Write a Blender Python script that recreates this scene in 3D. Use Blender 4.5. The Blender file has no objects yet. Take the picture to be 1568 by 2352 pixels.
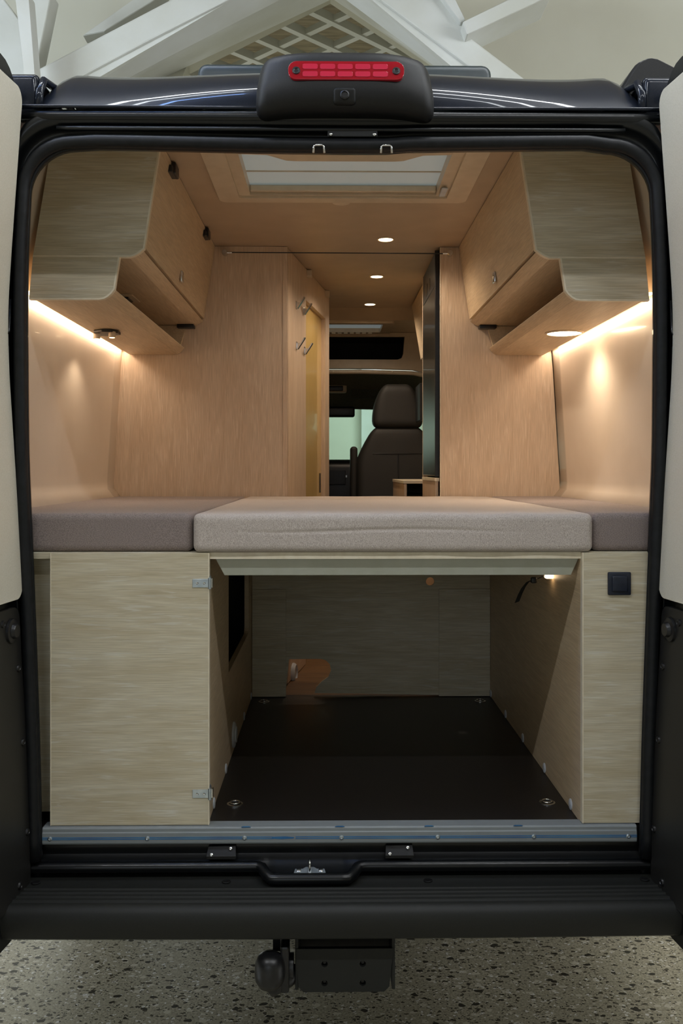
import bpy, math, random
from mathutils import Vector, geometry
random.seed(7)
C = bpy.context.scene.collection
R = math.radians
# ------------------------------------------------------------------ camera
F = 2150.0; CX, CY, CZ = -0.03, -2.34, 1.46
def at(px, py, Y):                       # point of the vertical plane y=Y seen at photo pixel (level-camera approximation)
    s = F/(Y-CY)
    return ((px-757)/s+CX, Y, CZ+(1080-py)/s)
cam = bpy.data.objects.new('camera', bpy.data.cameras.new('camera')); C.objects.link(cam)
cam.location = (CX, CY, CZ)
cam.data.sensor_fit = 'VERTICAL'; cam.data.sensor_height = 36; cam.data.lens = 36*F/2352
cam.rotation_euler = (R(90), 0, -math.atan(27/F)); cam.data.shift_y = -96/2352
cam.data.clip_start = 0.02
bpy.context.scene.camera = cam
# ------------------------------------------------------------------ world, lights, exposure
w = bpy.data.worlds.new('world'); bpy.context.scene.world = w; w.use_nodes = True
w.node_tree.nodes['Background'].inputs[0].default_value = (.75, .85, 1, 1)
w.node_tree.nodes['Background'].inputs[1].default_value = 0.1
vs = bpy.context.scene.view_settings
vs.view_transform = 'Standard'; vs.look = 'None'; vs.exposure = -0.12; vs.gamma = 1; vs.use_curve_mapping = False
def area(name, loc, tgt, sx, sy, power, col):
    l = bpy.data.lights.new(name, 'AREA'); l.shape = 'RECTANGLE'; l.size = sx; l.size_y = sy; l.energy = power; l.color = col
    o = bpy.data.objects.new(name, l); C.objects.link(o); o.location = loc
    o.rotation_euler = (Vector(tgt)-Vector(loc)).to_track_quat('-Z', 'Y').to_euler(); return o
area('window_daylight', (-1.5, -8.6, 2.7), (0, 0, 1.9), 4.5, 1.6, 42, (.78, .88, 1.0))
for sx in (-1, 1): area('side_window_light', (sx*6.8, .2, 1.6), (0, .3, .2), 4.6, 1.8, 30, (.9, .95, 1.0))
TUBES = [(-2.7, .0, 4.3, 4.6, 'tube', 34, (.93, .96, 1)), (-2.7, -.20, 4.4, 4.4, 'tube', 10, (.9, .95, 1)), (-2.7, -.50, 4.4, 4.4, 'tubeblue', 22, (.24, .44, 1)), (2.7, .0, 4.3, 4.6, 'tube', 36, (.95, .97, 1)), (2.7, -.36, 4.4, 4.6, 'tube', 22, (.95, .97, 1)), (2.7, -.72, 4.3, 4.6, 'tube', 9, (.95, .97, 1)),
         (2.8, -2.6, 4.3, 4.6, 'tube', 95, (.95, .97, 1)), (-2.8, -2.6, 4.3, 4.6, 'tube', 95, (.93, .96, 1))]  # rear pair: extra tubes added out of view to light the cabinet fronts
for x, y, z, L_, mm, pw, co in TUBES: area('tube_light', (x, y, z-.03), (x, y, 0), L_, .05, pw, co)
area('hall_daylight_left', (-6.3, -.5, 3.0), (-1.0, 3.2, 4.4), 3.0, 1.5, 330, (.76, .87, 1.0))
area('hall_front_light', (1.5, 8.0, 3.9), (0, 11, 1.5), 3, 1.0, 190, (.9, .97, 1.0))
area('cab_fill_light', (-3.5, 10.5, 1.2), (0, 4.2, 1.9), 3, 2, 120, (.95, 1, .95))  # added area light out of view, brightens the headliner through the windscreen
area('hall_right_light', (6.3, -.5, 3.0), (1.0, 3.2, 4.4), 3, 1.5, 230, (.88, .93, 1.0))
# ------------------------------------------------------------------ materials
def mat(name, col, rough=.5, metal=0, coat=0, spec=.5, emit=None, es=0, trans=0):
    m = bpy.data.materials.new(name); m.use_nodes = True
    b = m.node_tree.nodes['Principled BSDF']
    b.inputs['Base Color'].default_value = (*col, 1); b.inputs['Roughness'].default_value = rough
    b.inputs['Metallic'].default_value = metal; b.inputs['Coat Weight'].default_value = coat
    b.inputs['Specular IOR Level'].default_value = spec; b.inputs['Transmission Weight'].default_value = trans
    if emit: b.inputs['Emission Color'].default_value = (*emit, 1); b.inputs['Emission Strength'].default_value = es
    return m
def s2l(r, g, b):
    f = lambda c: (c/255/12.92) if c/255 <= .04045 else ((c/255+.055)/1.055)**2.4
    return (f(r), f(g), f(b))
def noise_col(m, scale, c1, c2, vec=None, detail=4, lo=.35, hi=.65, bump=0, dist=.001, rough_amp=0):
    nt = m.node_tree; N = nt.nodes; L = nt.links; b = N['Principled BSDF']
    tc = N.new('ShaderNodeTexCoord'); mp = N.new('ShaderNodeMapping'); mp.inputs['Scale'].default_value = vec or (1, 1, 1)
    L.new(tc.outputs['Object'], mp.inputs[0])
    n = N.new('ShaderNodeTexNoise'); n.inputs['Scale'].default_value = scale; n.inputs['Detail'].default_value = detail
    L.new(mp.outputs[0], n.inputs['Vector'])
    r = N.new('ShaderNodeValToRGB'); r.color_ramp.elements[0].position = lo; r.color_ramp.elements[1].position = hi
    r.color_ramp.elements[0].color = (*c1, 1); r.color_ramp.elements[1].color = (*c2, 1)
    L.new(n.outputs[0], r.inputs[0]); L.new(r.outputs[0], b.inputs['Base Color'])
    if bump:
        bp = N.new('ShaderNodeBump'); bp.inputs['Strength'].default_value = bump; bp.inputs['Distance'].default_value = dist
        L.new(n.outputs[0], bp.inputs['Height']); L.new(bp.outputs[0], b.inputs['Normal'])
    return m
def wood(name, axis, base, dark, pore, rough=.5, amt=.5):
    m = mat(name, base, rough); nt = m.node_tree; N = nt.nodes; L = nt.links; b = N['Principled BSDF']
    tc = N.new('ShaderNodeTexCoord')
    def grain(along, across, scale, detail, dis=0):
        mp = N.new('ShaderNodeMapping'); v = [across]*3; v['xyz'.index(axis)] = along; mp.inputs['Scale'].default_value = v
        L.new(tc.outputs['Object'], mp.inputs[0]); n = N.new('ShaderNodeTexNoise')
        n.inputs['Scale'].default_value = scale; n.inputs['Detail'].default_value = detail; n.inputs['Distortion'].default_value = dis
        L.new(mp.outputs[0], n.inputs['Vector']); return n
    n1 = grain(1.2, 9, 1.6, 8, 2.2); n2 = grain(12, 420, 1, 3); n3 = grain(9, 120, 1, 6, .8)
    r1 = N.new('ShaderNodeValToRGB'); r1.color_ramp.elements[0].position = .3; r1.color_ramp.elements[1].position = .7
    r1.color_ramp.elements[0].color = (*dark, 1); r1.color_ramp.elements[1].color = (*base, 1); L.new(n1.outputs[0], r1.inputs[0])
    r2 = N.new('ShaderNodeValToRGB'); r2.color_ramp.elements[0].position = .38; r2.color_ramp.elements[1].position = .62
    r2.color_ramp.elements[0].color = (.84, .83, .81, 1); r2.color_ramp.elements[1].color = (1.07, 1.07, 1.07, 1); L.new(n2.outputs[0], r2.inputs[0])
    mx = N.new('ShaderNodeMix'); mx.data_type = 'RGBA'; mx.blend_type = 'MULTIPLY'; mx.inputs[0].default_value = .8
    L.new(r1.outputs[0], mx.inputs[6]); L.new(r2.outputs[0], mx.inputs[7])
    r3 = N.new('ShaderNodeValToRGB'); r3.color_ramp.elements[0].position = .57; r3.color_ramp.elements[1].position = .68
    r3.color_ramp.elements[0].color = (0, 0, 0, 1); r3.color_ramp.elements[1].color = (amt, amt, amt, 1); L.new(n3.outputs[0], r3.inputs[0])
    m2 = N.new('ShaderNodeMix'); m2.data_type = 'RGBA'; L.new(r3.outputs[0], m2.inputs[0]); L.new(mx.outputs[2], m2.inputs[6]); m2.inputs[7].default_value = (*pore, 1)
    L.new(m2.outputs[2], b.inputs['Base Color'])
    bp = N.new('ShaderNodeBump'); bp.inputs['Strength'].default_value = .25; bp.inputs['Distance'].default_value = .0006
    L.new(n2.outputs[0], bp.inputs['Height']); L.new(bp.outputs[0], b.inputs['Normal']); return m
WB = s2l(210, 202, 180); WD = s2l(190, 177, 148); WP = s2l(216, 214, 204)
WX = wood('oak_grain_across', 'x', WB, WD, WP); WY = wood('oak_grain_deep', 'y', s2l(212, 190, 158), s2l(200, 176, 144), s2l(216, 198, 170), .42)
WZ = wood('oak_grain_upright', 'z', s2l(216, 194, 170), s2l(203, 178, 152), s2l(228, 210, 190), .5)
M = {}
M['edge'] = noise_col(mat('edge_banding', s2l(205, 192, 166), .45), 40, s2l(218, 206, 182), s2l(228, 218, 196))
M['paint'] = noise_col(mat('metallic_dark_paint', (.012, .014, .02), .3, .0, .5, spec=.1), 900, (.008, .011, .018), (.017, .021, .032))
M['jamb'] = noise_col(mat('black_gloss_jamb', (.006, .007, .008), .34, 0, .2, spec=.35), 6, (.002, .0025, .003), (.004, .005, .006))
M['rubber'] = noise_col(mat('seal_rubber', (.012, .014, .016), .5, spec=.3), 60, (.004, .005, .006), (.008, .009, .011))
M['blackplastic'] = noise_col(mat('black_textured_plastic', (.02, .02, .02), .5, spec=.35), 700, (.004, .004, .004), (.010, .010, .0095), bump=.3, dist=.0004)
M['bumper'] = noise_col(mat('bumper_plastic', (.03, .03, .028), .55, spec=.35), 900, (.009, .0095, .0085), (.015, .016, .014), bump=.25, dist=.0004)
M['liner'] = noise_col(mat('door_liner_beige', s2l(205, 198, 178), .5), 300, s2l(198, 193, 176), s2l(206, 201, 186), bump=.1, dist=.0003)
M['lowliner'] = noise_col(mat('door_lower_liner', (.012, .012, .011), .45), 500, (.009, .009, .008), (.016, .015, .014), bump=.2, dist=.0003)
M['wall'] = noise_col(mat('cream_wall_lining', s2l(222, 206, 182), .22, 0, .3), 5, s2l(228, 214, 196), s2l(233, 220, 203))
M['ceil'] = noise_col(mat('cream_ceiling_lining', s2l(206, 182, 152), .42), 8, s2l(182, 160, 134), s2l(190, 168, 142))
M['cream'] = noise_col(mat('cream_plastic', s2l(208, 190, 164), .35), 20, s2l(204, 186, 160), s2l(212, 195, 170))
M['beige_gloss'] = noise_col(mat('drawer_laminate', s2l(196, 196, 182), .35), 20, s2l(172, 174, 160), s2l(178, 180, 168))
M['ply'] = noise_col(mat('black_film_ply', (.012, .01, .01), .42), 260, (.009, .0075, .0075), (.018, .015, .014), bump=.4, dist=.0004)
M['alu'] = noise_col(mat('aluminium_sill', (.40, .47, .53), .6, .15), 14, (.235, .26, .27), (.25, .275, .285), vec=(1, 8, 8))
M['blue'] = noise_col(mat('blue_film', (.02, .13, .33), .4), 9, (.015, .10, .28), (.04, .2, .40))
M['chrome'] = noise_col(mat('chrome', (.72, .72, .72), .18, 1), 30, (.62, .62, .62), (.78, .78, .78))
M['zinc'] = noise_col(mat('zinc_plate', (.55, .62, .66), .35, .9), 60, (.48, .55, .6), (.62, .68, .72))
M['cap'] = noise_col(mat('white_cap', s2l(196, 200, 206), .4), 50, s2l(190, 194, 200), s2l(202, 206, 212))
M['black'] = noise_col(mat('black_plastic', (.008, .008, .009), .35), 80, (.006, .006, .007), (.011, .011, .012))
M['navy'] = noise_col(mat('navy_switch', s2l(34, 40, 54), .35), 80, s2l(22, 28, 42), s2l(27, 34, 50))
M['seatleather'] = noise_col(mat('seat_fabric', (.02, .017, .013), .65), 500, (.010, .009, .007), (.017, .015, .012), bump=.3, dist=.0005)
M['red'] = mat('red_lens', (.32, .005, .015), .12, 0, 1, trans=.0)
M['redled'] = mat('red_lens_cell', (.5, .012, .045), .25, 0, .5)
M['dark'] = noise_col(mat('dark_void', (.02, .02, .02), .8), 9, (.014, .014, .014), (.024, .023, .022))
M['warmwall'] = noise_col(mat('bathroom_door_laminate', s2l(222, 190, 120), .2, 0, .4), 30, s2l(220, 186, 116), s2l(226, 196, 128), vec=(10, 10, .4))
M['plaster'] = noise_col(mat('white_painted_concrete', s2l(214, 214, 206), .8), 2.2, s2l(206, 206, 196), s2l(218, 219, 214), detail=8, bump=.5, dist=.02)
M['hallwall'] = noise_col(mat('hall_wall', s2l(206, 203, 186), .85), 1.1, s2l(202, 199, 182), s2l(210, 208, 192))
M['roofdeck'] = noise_col(mat('roof_boards', s2l(128, 116, 90), .8), 3, s2l(112, 100, 76), s2l(142, 130, 102), vec=(1, 6, 1))
M['grille'] = M['black']
M['greenblack'] = noise_col(mat('skylight_frame_outside', (.01, .022, .025), .4, 0, .0), 30, (.005, .014, .016), (.009, .02, .023))
M['sticker'] = noise_col(mat('white_sticker', (.55, .55, .52), .5), 200, (.10, .10, .10), (.6, .6, .57), lo=.44, hi=.5)
M['lamp'] = mat('lamp_glow', (1, .9, .75), .5, emit=(1, .80, .52), es=14)
M['lamp_small'] = mat('lamp_glow_small', (1, .9, .75), .5, emit=(1, .72, .42), es=6)
M['led'] = mat('led_strip_glow', (1, .85, .6), .5, emit=(1, .70, .40), es=5)
M['tube'] = mat('tube_lamp_glow', (1, 1, 1), .5, emit=(.85, .93, 1), es=14)
M['tubeblue'] = mat('blue_tube_lamp_glow', (.5, .6, 1), .5, emit=(.22, .42, 1), es=14)
M['blind'] = mat('skylight_blind', s2l(190, 198, 196), .6, emit=(.72, .86, .88), es=.14)  # faint emission put into the material as the glow of a daylit blind
def fabric(name, c1, c2, fx, fy):
    m = mat(name, c1, .85); nt = m.node_tree; N = nt.nodes; L = nt.links; b = N['Principled BSDF']
    tc = N.new('ShaderNodeTexCoord'); mp = N.new('ShaderNodeMapping'); mp.inputs['Scale'].default_value = (fx, fx, fy)
    L.new(tc.outputs['Object'], mp.inputs[0]); n = N.new('ShaderNodeTexNoise'); n.inputs['Scale'].default_value = 1; n.inputs['Detail'].default_value = 2
    L.new(mp.outputs[0], n.inputs['Vector']); r = N.new('ShaderNodeValToRGB'); r.color_ramp.elements[0].position = .36; r.color_ramp.elements[1].position = .64
    r.color_ramp.elements[0].color = (*c1, 1); r.color_ramp.elements[1].color = (*c2, 1); L.new(n.outputs[0], r.inputs[0]); L.new(r.outputs[0], b.inputs['Base Color'])
    n2 = N.new('ShaderNodeTexNoise'); n2.inputs['Scale'].default_value = 9; n2.inputs['Detail'].default_value = 3; L.new(tc.outputs['Object'], n2.inputs['Vector'])
    bp = N.new('ShaderNodeBump'); bp.inputs['Strength'].default_value = .6; bp.inputs['Distance'].default_value = .001; L.new(n.outputs[0], bp.inputs['Height'])
    b2 = N.new('ShaderNodeBump'); b2.inputs['Strength'].default_value = .3; b2.inputs['Distance'].default_value = .01; L.new(n2.outputs[0], b2.inputs['Height']); L.new(bp.outputs[0], b2.inputs['Normal'])
    L.new(b2.outputs[0], b.inputs['Normal']); b.inputs['Sheen Weight'].default_value = .15; return m
M['fabside'] = fabric('mauve_fabric', s2l(116, 104, 100), s2l(152, 138, 133), 380, 760)
M['fabmid'] = fabric('light_taupe_fabric', s2l(166, 154, 146), s2l(202, 192, 184), 700, 300)
# terrazzo
def terrazzo():
    m = mat('terrazzo', (.3, .3, .27), .32); nt = m.node_tree; N = nt.nodes; L = nt.links; b = N['Principled BSDF']; tc = N.new('ShaderNodeTexCoord')
    prev = None
    nz = N.new('ShaderNodeTexNoise'); nz.inputs['Scale'].default_value = 160; L.new(tc.outputs['Object'], nz.inputs['Vector'])
    r0 = N.new('ShaderNodeValToRGB'); r0.color_ramp.elements[0].position = .3; r0.color_ramp.elements[1].position = .7
    r0.color_ramp.elements[0].color = (*s2l(134, 126, 104), 1); r0.color_ramp.elements[1].color = (*s2l(170, 162, 138), 1); L.new(nz.outputs[0], r0.inputs[0]); prev = r0.outputs[0]
    for i, (sc, ed, pick, c) in enumerate([(30, .34, .34, s2l(180, 172, 150)), (75, .36, .22, s2l(200, 196, 184)), (50, .34, .34, s2l(78, 72, 58)), (28, .30, .26, s2l(56, 52, 42)), (110, .36, .3, s2l(48, 46, 40))]):
        mp = N.new('ShaderNodeMapping'); mp.inputs['Location'].default_value = (i*3.1, i*1.7, 0); mp.inputs['Rotation'].default_value = (0, 0, i*.8); mp.inputs['Scale'].default_value = (1, 1.5, 1)
        nd = N.new('ShaderNodeTexNoise'); nd.inputs['Scale'].default_value = sc*1.3; L.new(tc.outputs['Object'], nd.inputs['Vector'])
        ad = N.new('ShaderNodeVectorMath'); ad.operation = 'MULTIPLY_ADD'; ad.inputs[1].default_value = (.02, .02, .02); L.new(nd.outputs['Color'], ad.inputs[0]); L.new(tc.outputs['Object'], ad.inputs[2])
        L.new(ad.outputs[0], mp.inputs[0]); v = N.new('ShaderNodeTexVoronoi'); v.inputs['Scale'].default_value = sc; L.new(mp.outputs[0], v.inputs['Vector'])
        lt = N.new('ShaderNodeMath'); lt.operation = 'LESS_THAN'; lt.inputs[1].default_value = ed; L.new(v.outputs['Distance'], lt.inputs[0])
        sp = N.new('ShaderNodeSeparateColor'); L.new(v.outputs['Color'], sp.inputs[0]); l2 = N.new('ShaderNodeMath'); l2.operation = 'LESS_THAN'; l2.inputs[1].default_value = pick; L.new(sp.outputs[0], l2.inputs[0])
        mu = N.new('ShaderNodeMath'); mu.operation = 'MULTIPLY'; L.new(lt.outputs[0], mu.inputs[0]); L.new(l2.outputs[0], mu.inputs[1])
        mx = N.new('ShaderNodeMix'); mx.data_type = 'RGBA'; L.new(mu.outputs[0], mx.inputs[0]); L.new(prev, mx.inputs[6]); mx.inputs[7].default_value = (*c, 1); prev = mx.outputs[2]
    L.new(prev, b.inputs['Base Color']); return m
M['terrazzo'] = terrazzo()
def glass(name, col, fac):
    m = bpy.data.materials.new(name); m.use_nodes = True; nt = m.node_tree; N = nt.nodes; N.clear(); o = N.new('ShaderNodeOutputMaterial')
    t = N.new('ShaderNodeBsdfTransparent'); t.inputs[0].default_value = (*col, 1); g = N.new('ShaderNodeBsdfGlossy'); g.inputs['Roughness'].default_value = .03
    mx = N.new('ShaderNodeMixShader'); mx.inputs[0].default_value = fac; nt.links.new(t.outputs[0], mx.inputs[1]); nt.links.new(g.outputs[0], mx.inputs[2]); nt.links.new(mx.outputs[0], o.inputs[0]); return m
M['glass'] = glass('green_tinted_glass', (.76, .89, .83), .04)
M['fridge'] = mat('fridge_dark_gloss', (.03, .027, .022), .3, .3, .3)
# ------------------------------------------------------------------ mesh building (world coordinates)
class MB:
    def __init__(s): s.v = []; s.f = []
    def add(s, vs_, fs): n = len(s.v); s.v += [tuple(p) for p in vs_]; s.f += [tuple(n+i for i in f) for f in fs]; return s
    def box(s, x0, x1, y0, y1, z0, z1):
        x0, x1 = min(x0, x1), max(x0, x1)
        p = [(x, y, z) for x in (x0, x1) for y in (y0, y1) for z in (z0, z1)]
        return s.add(p, [(0, 1, 3, 2), (4, 6, 7, 5), (0, 4, 5, 1), (2, 3, 7, 6), (0, 2, 6, 4), (1, 5, 7, 3)])
    def hexa(s, p):                      # 8 corners: 4 of one side, 4 of the opposite
        return s.add(p, [(3, 2, 1, 0), (4, 5, 6, 7), (0, 1, 5, 4), (1, 2, 6, 5), (2, 3, 7, 6), (3, 0, 4, 7)])
    def beam(s, a, b, wd, ht, up=(0, 0, 1)):
        a, b = Vector(a), Vector(b); d = (b-a).normalized(); r = d.cross(Vector(up)).normalized(); u = r.cross(d)
        q = lambda c: [c-r*wd/2-u*ht/2, c+r*wd/2-u*ht/2, c+r*wd/2+u*ht/2, c-r*wd/2+u*ht/2]
        return s.hexa(q(a)+q(b))
    def plate(s, O, U, V, outer, holes=(), t=.01):
        O, U, V = Vector(O), Vector(U), Vector(V); Nn = U.cross(V).normalized()*t
        loops = [list(outer)]+[list(h) for h in holes]; tri = geometry.tessellate_polygon([[Vector((a, b, 0)) for a, b in l] for l in loops])
        fl = [p for l in loops for p in l]; A = [O+U*a+V*b for a, b in fl]; B = [p+Nn for p in A]; n = len(fl)
        fs = [tuple(x) for x in tri]+[tuple(i+n for i in reversed(x)) for x in tri]; k = 0
        for l in loops:
            m_ = len(l); fs += [(k+i, k+(i+1) % m_, n+k+(i+1) % m_, n+k+i) for i in range(m_)]; k += m_
        return s.add(A+B, fs)
    def grid(s, rows, close=False):
        n = len(rows[0]); p = [q for r in rows for q in r]; fs = []
        for i in range(len(rows)-1):
            for j in range(n if close else n-1): a = i*n+j; b = i*n+(j+1) % n; fs.append((a, b, b+n, a+n))
        return s.add(p, fs)
    def tube(s, pts, r, n=10, cap=True, closed=False):
        pts = [Vector(p) for p in pts]; rows = []; m_ = len(pts); rr = r if isinstance(r, (list, tuple)) else [r]*m_
        ref = None
        for i, p in enumerate(pts):
            d = ((pts[(i+1) % m_]-pts[i-1]) if closed else (pts[min(i+1, m_-1)]-pts[max(i-1, 0)])).normalized()
            if ref is None: ref = d.orthogonal().normalized()
            ref = (ref-d*ref.dot(d)).normalized(); q = d.cross(ref)
            rows.append([p+(ref*math.cos(t)+q*math.sin(t))*rr[i] for t in [2*math.pi*k/n for k in range(n)]])
        if closed: rows.append(rows[0])
        b = len(s.v); s.grid(rows, True)
        if cap and not closed: s.f += [tuple(b+k for k in reversed(range(n))), tuple(b+(m_-1)*n+k for k in range(n))]
        return s
    def lathe(s, O, A, prof, n=24):      # prof: (radius, along axis)
        O, A = Vector(O), Vector(A).normalized(); u = A.orthogonal().normalized(); v = A.cross(u)
        rows = [[O+A*h+(u*math.cos(t)+v*math.sin(t))*r for t in [2*math.pi*k/n for k in range(n)]] for r, h in prof]
        b = len(s.v); s.grid(rows, True)
        s.f += [tuple(b+k for k in reversed(range(n))), tuple(b+(len(prof)-1)*n+k for k in range(n))]; return s
    def rbox(s, lo, hi, r, n=(6, 6, 6), fn=None):
        lo, hi = Vector(lo), Vector(hi); r = min(r, *[(hi[i]-lo[i])/2 for i in range(3)])
        def ax(i):
            a = [lo[i]+r*(1-math.cos(t*math.pi/2/4)) for t in range(4)]
            m_ = [lo[i]+r+(hi[i]-lo[i]-2*r)*k/n[i] for k in range(n[i]+1)]
            return a+m_+[hi[i]-(q-lo[i]) for q in reversed(a)]
        X = [ax(0), ax(1), ax(2)]; idx = {}
        def vert(p):
            key = tuple(round(c, 6) for c in p)
            if key in idx: return idx[key]
            q = Vector(p); c = Vector([min(max(q[i], lo[i]+r), hi[i]-r) for i in range(3)]); d = q-c
            if d.length > 1e-9: q = c+d.normalized()*r
            if fn: q = fn(q)
            s.v.append(tuple(q)); idx[key] = len(s.v)-1; return idx[key]
        for i in range(3):
            j, k = (i+1) % 3, (i+2) % 3
            for side in (0, 1):
                for a in range(len(X[j])-1):
                    for b_ in range(len(X[k])-1):
                        f = []
                        for (aa, bb) in ((a, b_), (a+1, b_), (a+1, b_+1), (a, b_+1)):
                            p = [0, 0, 0]; p[i] = (lo, hi)[side][i]; p[j] = X[j][aa]; p[k] = X[k][bb]; f.append(vert(p))
                        if not side: f.reverse()
                        if len(set(f)) >= 3: s.f.append(tuple(dict.fromkeys(f)))
        return s
def wloc(o):
    v = Vector((0, 0, 0))
    while o: v += o.location; o = o.parent
    return v
def obj(name, mb, m, parent=None, smooth=False, bevel=0, label=None, loc=None, seg=2, weld=False):
    me = bpy.data.meshes.new(name); off = wloc(parent) if parent else Vector((0, 0, 0)); o = bpy.data.objects.new(name, me)
    l = Vector(loc)-off if loc is not None else Vector((0, 0, 0)); tot = off+l
    me.from_pydata([tuple(Vector(p)-tot) for p in mb.v], [], mb.f); me.update()
    import bmesh
    b = bmesh.new(); b.from_mesh(me); bmesh.ops.recalc_face_normals(b, faces=b.faces); b.to_mesh(me); b.free()
    me.materials.append(m); o.location = l; C.objects.link(o)
    if parent: o.parent = parent
    if bevel:
        bv = o.modifiers.new('bevel', 'BEVEL'); bv.width = bevel; bv.segments = seg; bv.limit_method = 'ANGLE'; bv.angle_limit = R(35)
    if smooth:
        for p in me.polygons: p.use_smooth = True
        if smooth != 'all': me.set_sharp_from_angle(angle=R(38))
    if label: o['label'] = label
    return o
def thing(name, label, cat, loc=(0, 0, 0), group=None):
    o = bpy.data.objects.new(name, None); C.objects.link(o); o.location = loc; o.empty_display_size = .05
    o['label'] = label; o['category'] = cat
    if group: o['group'] = group
    return o
def tag(o, label, cat, group=None):
    o['label'] = label; o['category'] = cat
    if group: o['group'] = group
    return o
def struct(name, mb, m, label=None, **k):
    o = obj(name, mb, m, **k); o['kind'] = 'structure'
    if label: o['label'] = label
    return o
def dup(root, loc, label):
    r = root.copy(); C.objects.link(r); r.location = loc; r['label'] = label
    for ch in list(root.children):
        c = ch.copy(); C.objects.link(c); c.parent = r
        for g in ch.children: d = g.copy(); C.objects.link(d); d.parent = c
    return r
def table(T):
    T = sorted(T)
    def f(z):
        if z <= T[0][0]: return T[0][1]
        if z >= T[-1][0]: return T[-1][1]
        for (a, u), (b, v) in zip(T, T[1:]):
            if a <= z <= b: t = (z-a)/(b-a); return u+(v-u)*t
    def g(z): return sum(f(z+d) for d in (-.06, -.03, 0, .03, .06))/5
    return g
def arc(cx, cy, r, a0, a1, n=6): return [(cx+r*math.cos(R(a0+(a1-a0)*i/n)), cy+r*math.sin(R(a0+(a1-a0)*i/n))) for i in range(n+1)]
def rrect(x0, x1, y0, y1, r, n=6): return arc(x1-r, y0+r, r, -90, 0, n)+arc(x1-r, y1-r, r, 0, 90, n)+arc(x0+r, y1-r, r, 90, 180, n)+arc(x0+r, y0+r, r, 180, 270, n)
def circ(x, y, r, n=20): return [(x+r*math.cos(2*math.pi*i/n), y+r*math.sin(2*math.pi*i/n)) for i in range(n)]
# ================================================================== HALL (setting)
fl = MB().box(-7, 7, -9, 12, -.1, 0); struct('floor', fl, M['terrazzo'], label='speckled grey terrazzo floor')
struct('wall_back', MB().box(-7, 7, 12, 12.2, 0, 6.6), M['hallwall'])
struct('wall_front', MB().plate((-7, -9.0, 0), (1, 0, 0), (0, 0, 1), [(0, 0), (14, 0), (14, 6.6), (0, 6.6)], [[(3.2, 1.8), (3.2, 3.6), (7.8, 3.6), (7.8, 1.8)]], .2), M['hallwall'])
struct('wall_left', MB().box(-7.2, -7, -9, 12, 0, 6.6), M['hallwall'])
struct('wall_right', MB().box(7, 7.2, -9, 12, 0, 6.6), M['hallwall'])
ce = struct('ceiling', MB().box(-7, 7, -9, 12, 6.4, 6.6), M['roofdeck'])
# rafters of a white painted frame over the van
def rafter(a, b, wd, ht, m=None): return obj('beam', MB().beam(a, b, wd, ht, up=(0, 0, 1)), m or M['plaster'], ce, bevel=.012)
def raf_plate(pts, Y, depth, name='beam', m=None):
    p = [at(x, y, Y) for x, y in pts]; mb = MB().plate((0, Y, 0), (1, 0, 0), (0, 0, 1), [(q[0], q[2]) for q in p], t=-depth)
    mb.v = [(x, Y+abs(y-Y), z) for x, y, z in mb.v]
    return obj(name, mb, m or M['plaster'], ce, bevel=.01)
raf_plate([(-1300, 903), (90, 162), (240, 82), (690, -157), (790, -136), (345, 95), (165, 192), (-1300, 960)], 3.2, .30)   # bright left rafter
raf_plate([(690, -136), (790, -200), (890, -160), (1010, -15), (1064, 50), (1072, 78), (1215, 185), (2500, 1150), (2500, 1230), (1085, 157)], 3.2, .30)          # bright right rafter
def solid_quad(pts, th=.12, name='soffit_board', m=None):       # underside quad given by (px, py, Y)
    p = [Vector(at(*q_)) for q_ in pts]; n = Vector((0, 0, th)); return obj(name, MB().hexa(p+[v+n for v in p]), m or M['plaster'], ce)
solid_quad([(120, 245, 3.22), (560, -15, 3.22), (790, -15, 4.6), (240, 245, 4.6)])
solid_quad([(836, -15, 3.22), (1150, 245, 3.22), (1130, 245, 4.6), (745, -15, 4.6)])
raf_plate([(62, 200), (84, 190), (68, -15), (36, -15)], 3.0, .12)                                    # struts left
raf_plate([(52, 235), (85, 165), (122, -15), (66, -15)], 3.35, .15)
raf_plate([(-60, -15), (0, -15), (60, 65), (60, 245), (-60, 245)], 3.6, .2)
raf_plate([(190, 85), (240, 75), (385, -15), (330, -15)], 3.5, .12)
raf_plate([(1062, 48), (1072, 78), (1270, -15), (1190, -15)], 3.1, .3)
raf_plate([(1010, -15), (1040, -15), (1070, 45), (1058, 50)], 3.15, .3)
obj('gable_wall', MB().plate((0, 4.62, 0), (1, 0, 0), (0, 0, 1), [(-7, 3.6), (-1.45, 3.6), (at(430, 152, 4.62)[0], at(430, 152, 4.62)[2]), (at(770, -20, 4.62)[0], at(770, -20, 4.62)[2]), (-.1, 6.3), (-7, 6.3)], t=-.15), M['hallwall'], ce)
obj('gable_wall', MB().plate((0, 4.62, 0), (1, 0, 0), (0, 0, 1), [(1.6, 3.6), (7, 3.6), (7, 6.3), (.1, 6.3), (at(750, -20, 4.62)[0], at(750, -20, 4.62)[2]), (at(1010, 152, 4.62)[0], at(1010, 152, 4.62)[2])], t=-.15), M['hallwall'], ce)
zl = 5.2
for k in range(-9, 10):
    for sg in (1, -1):
        c = Vector((k*.48, 6.4, zl)); d = Vector((1, sg, 0)).normalized()*2.3
        obj('lattice_slat', MB().beam(c-d, c+d, .055, .07 if sg > 0 else .05), M['plaster'], ce)
struct('trim_1', MB().box(.45, .75, 11.8, 12, 0, 6.4), M['plaster'])
struct('trim_2', MB().box(1.42, 1.6, 11.8, 12, 0, 6.4), M['plaster'])
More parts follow.
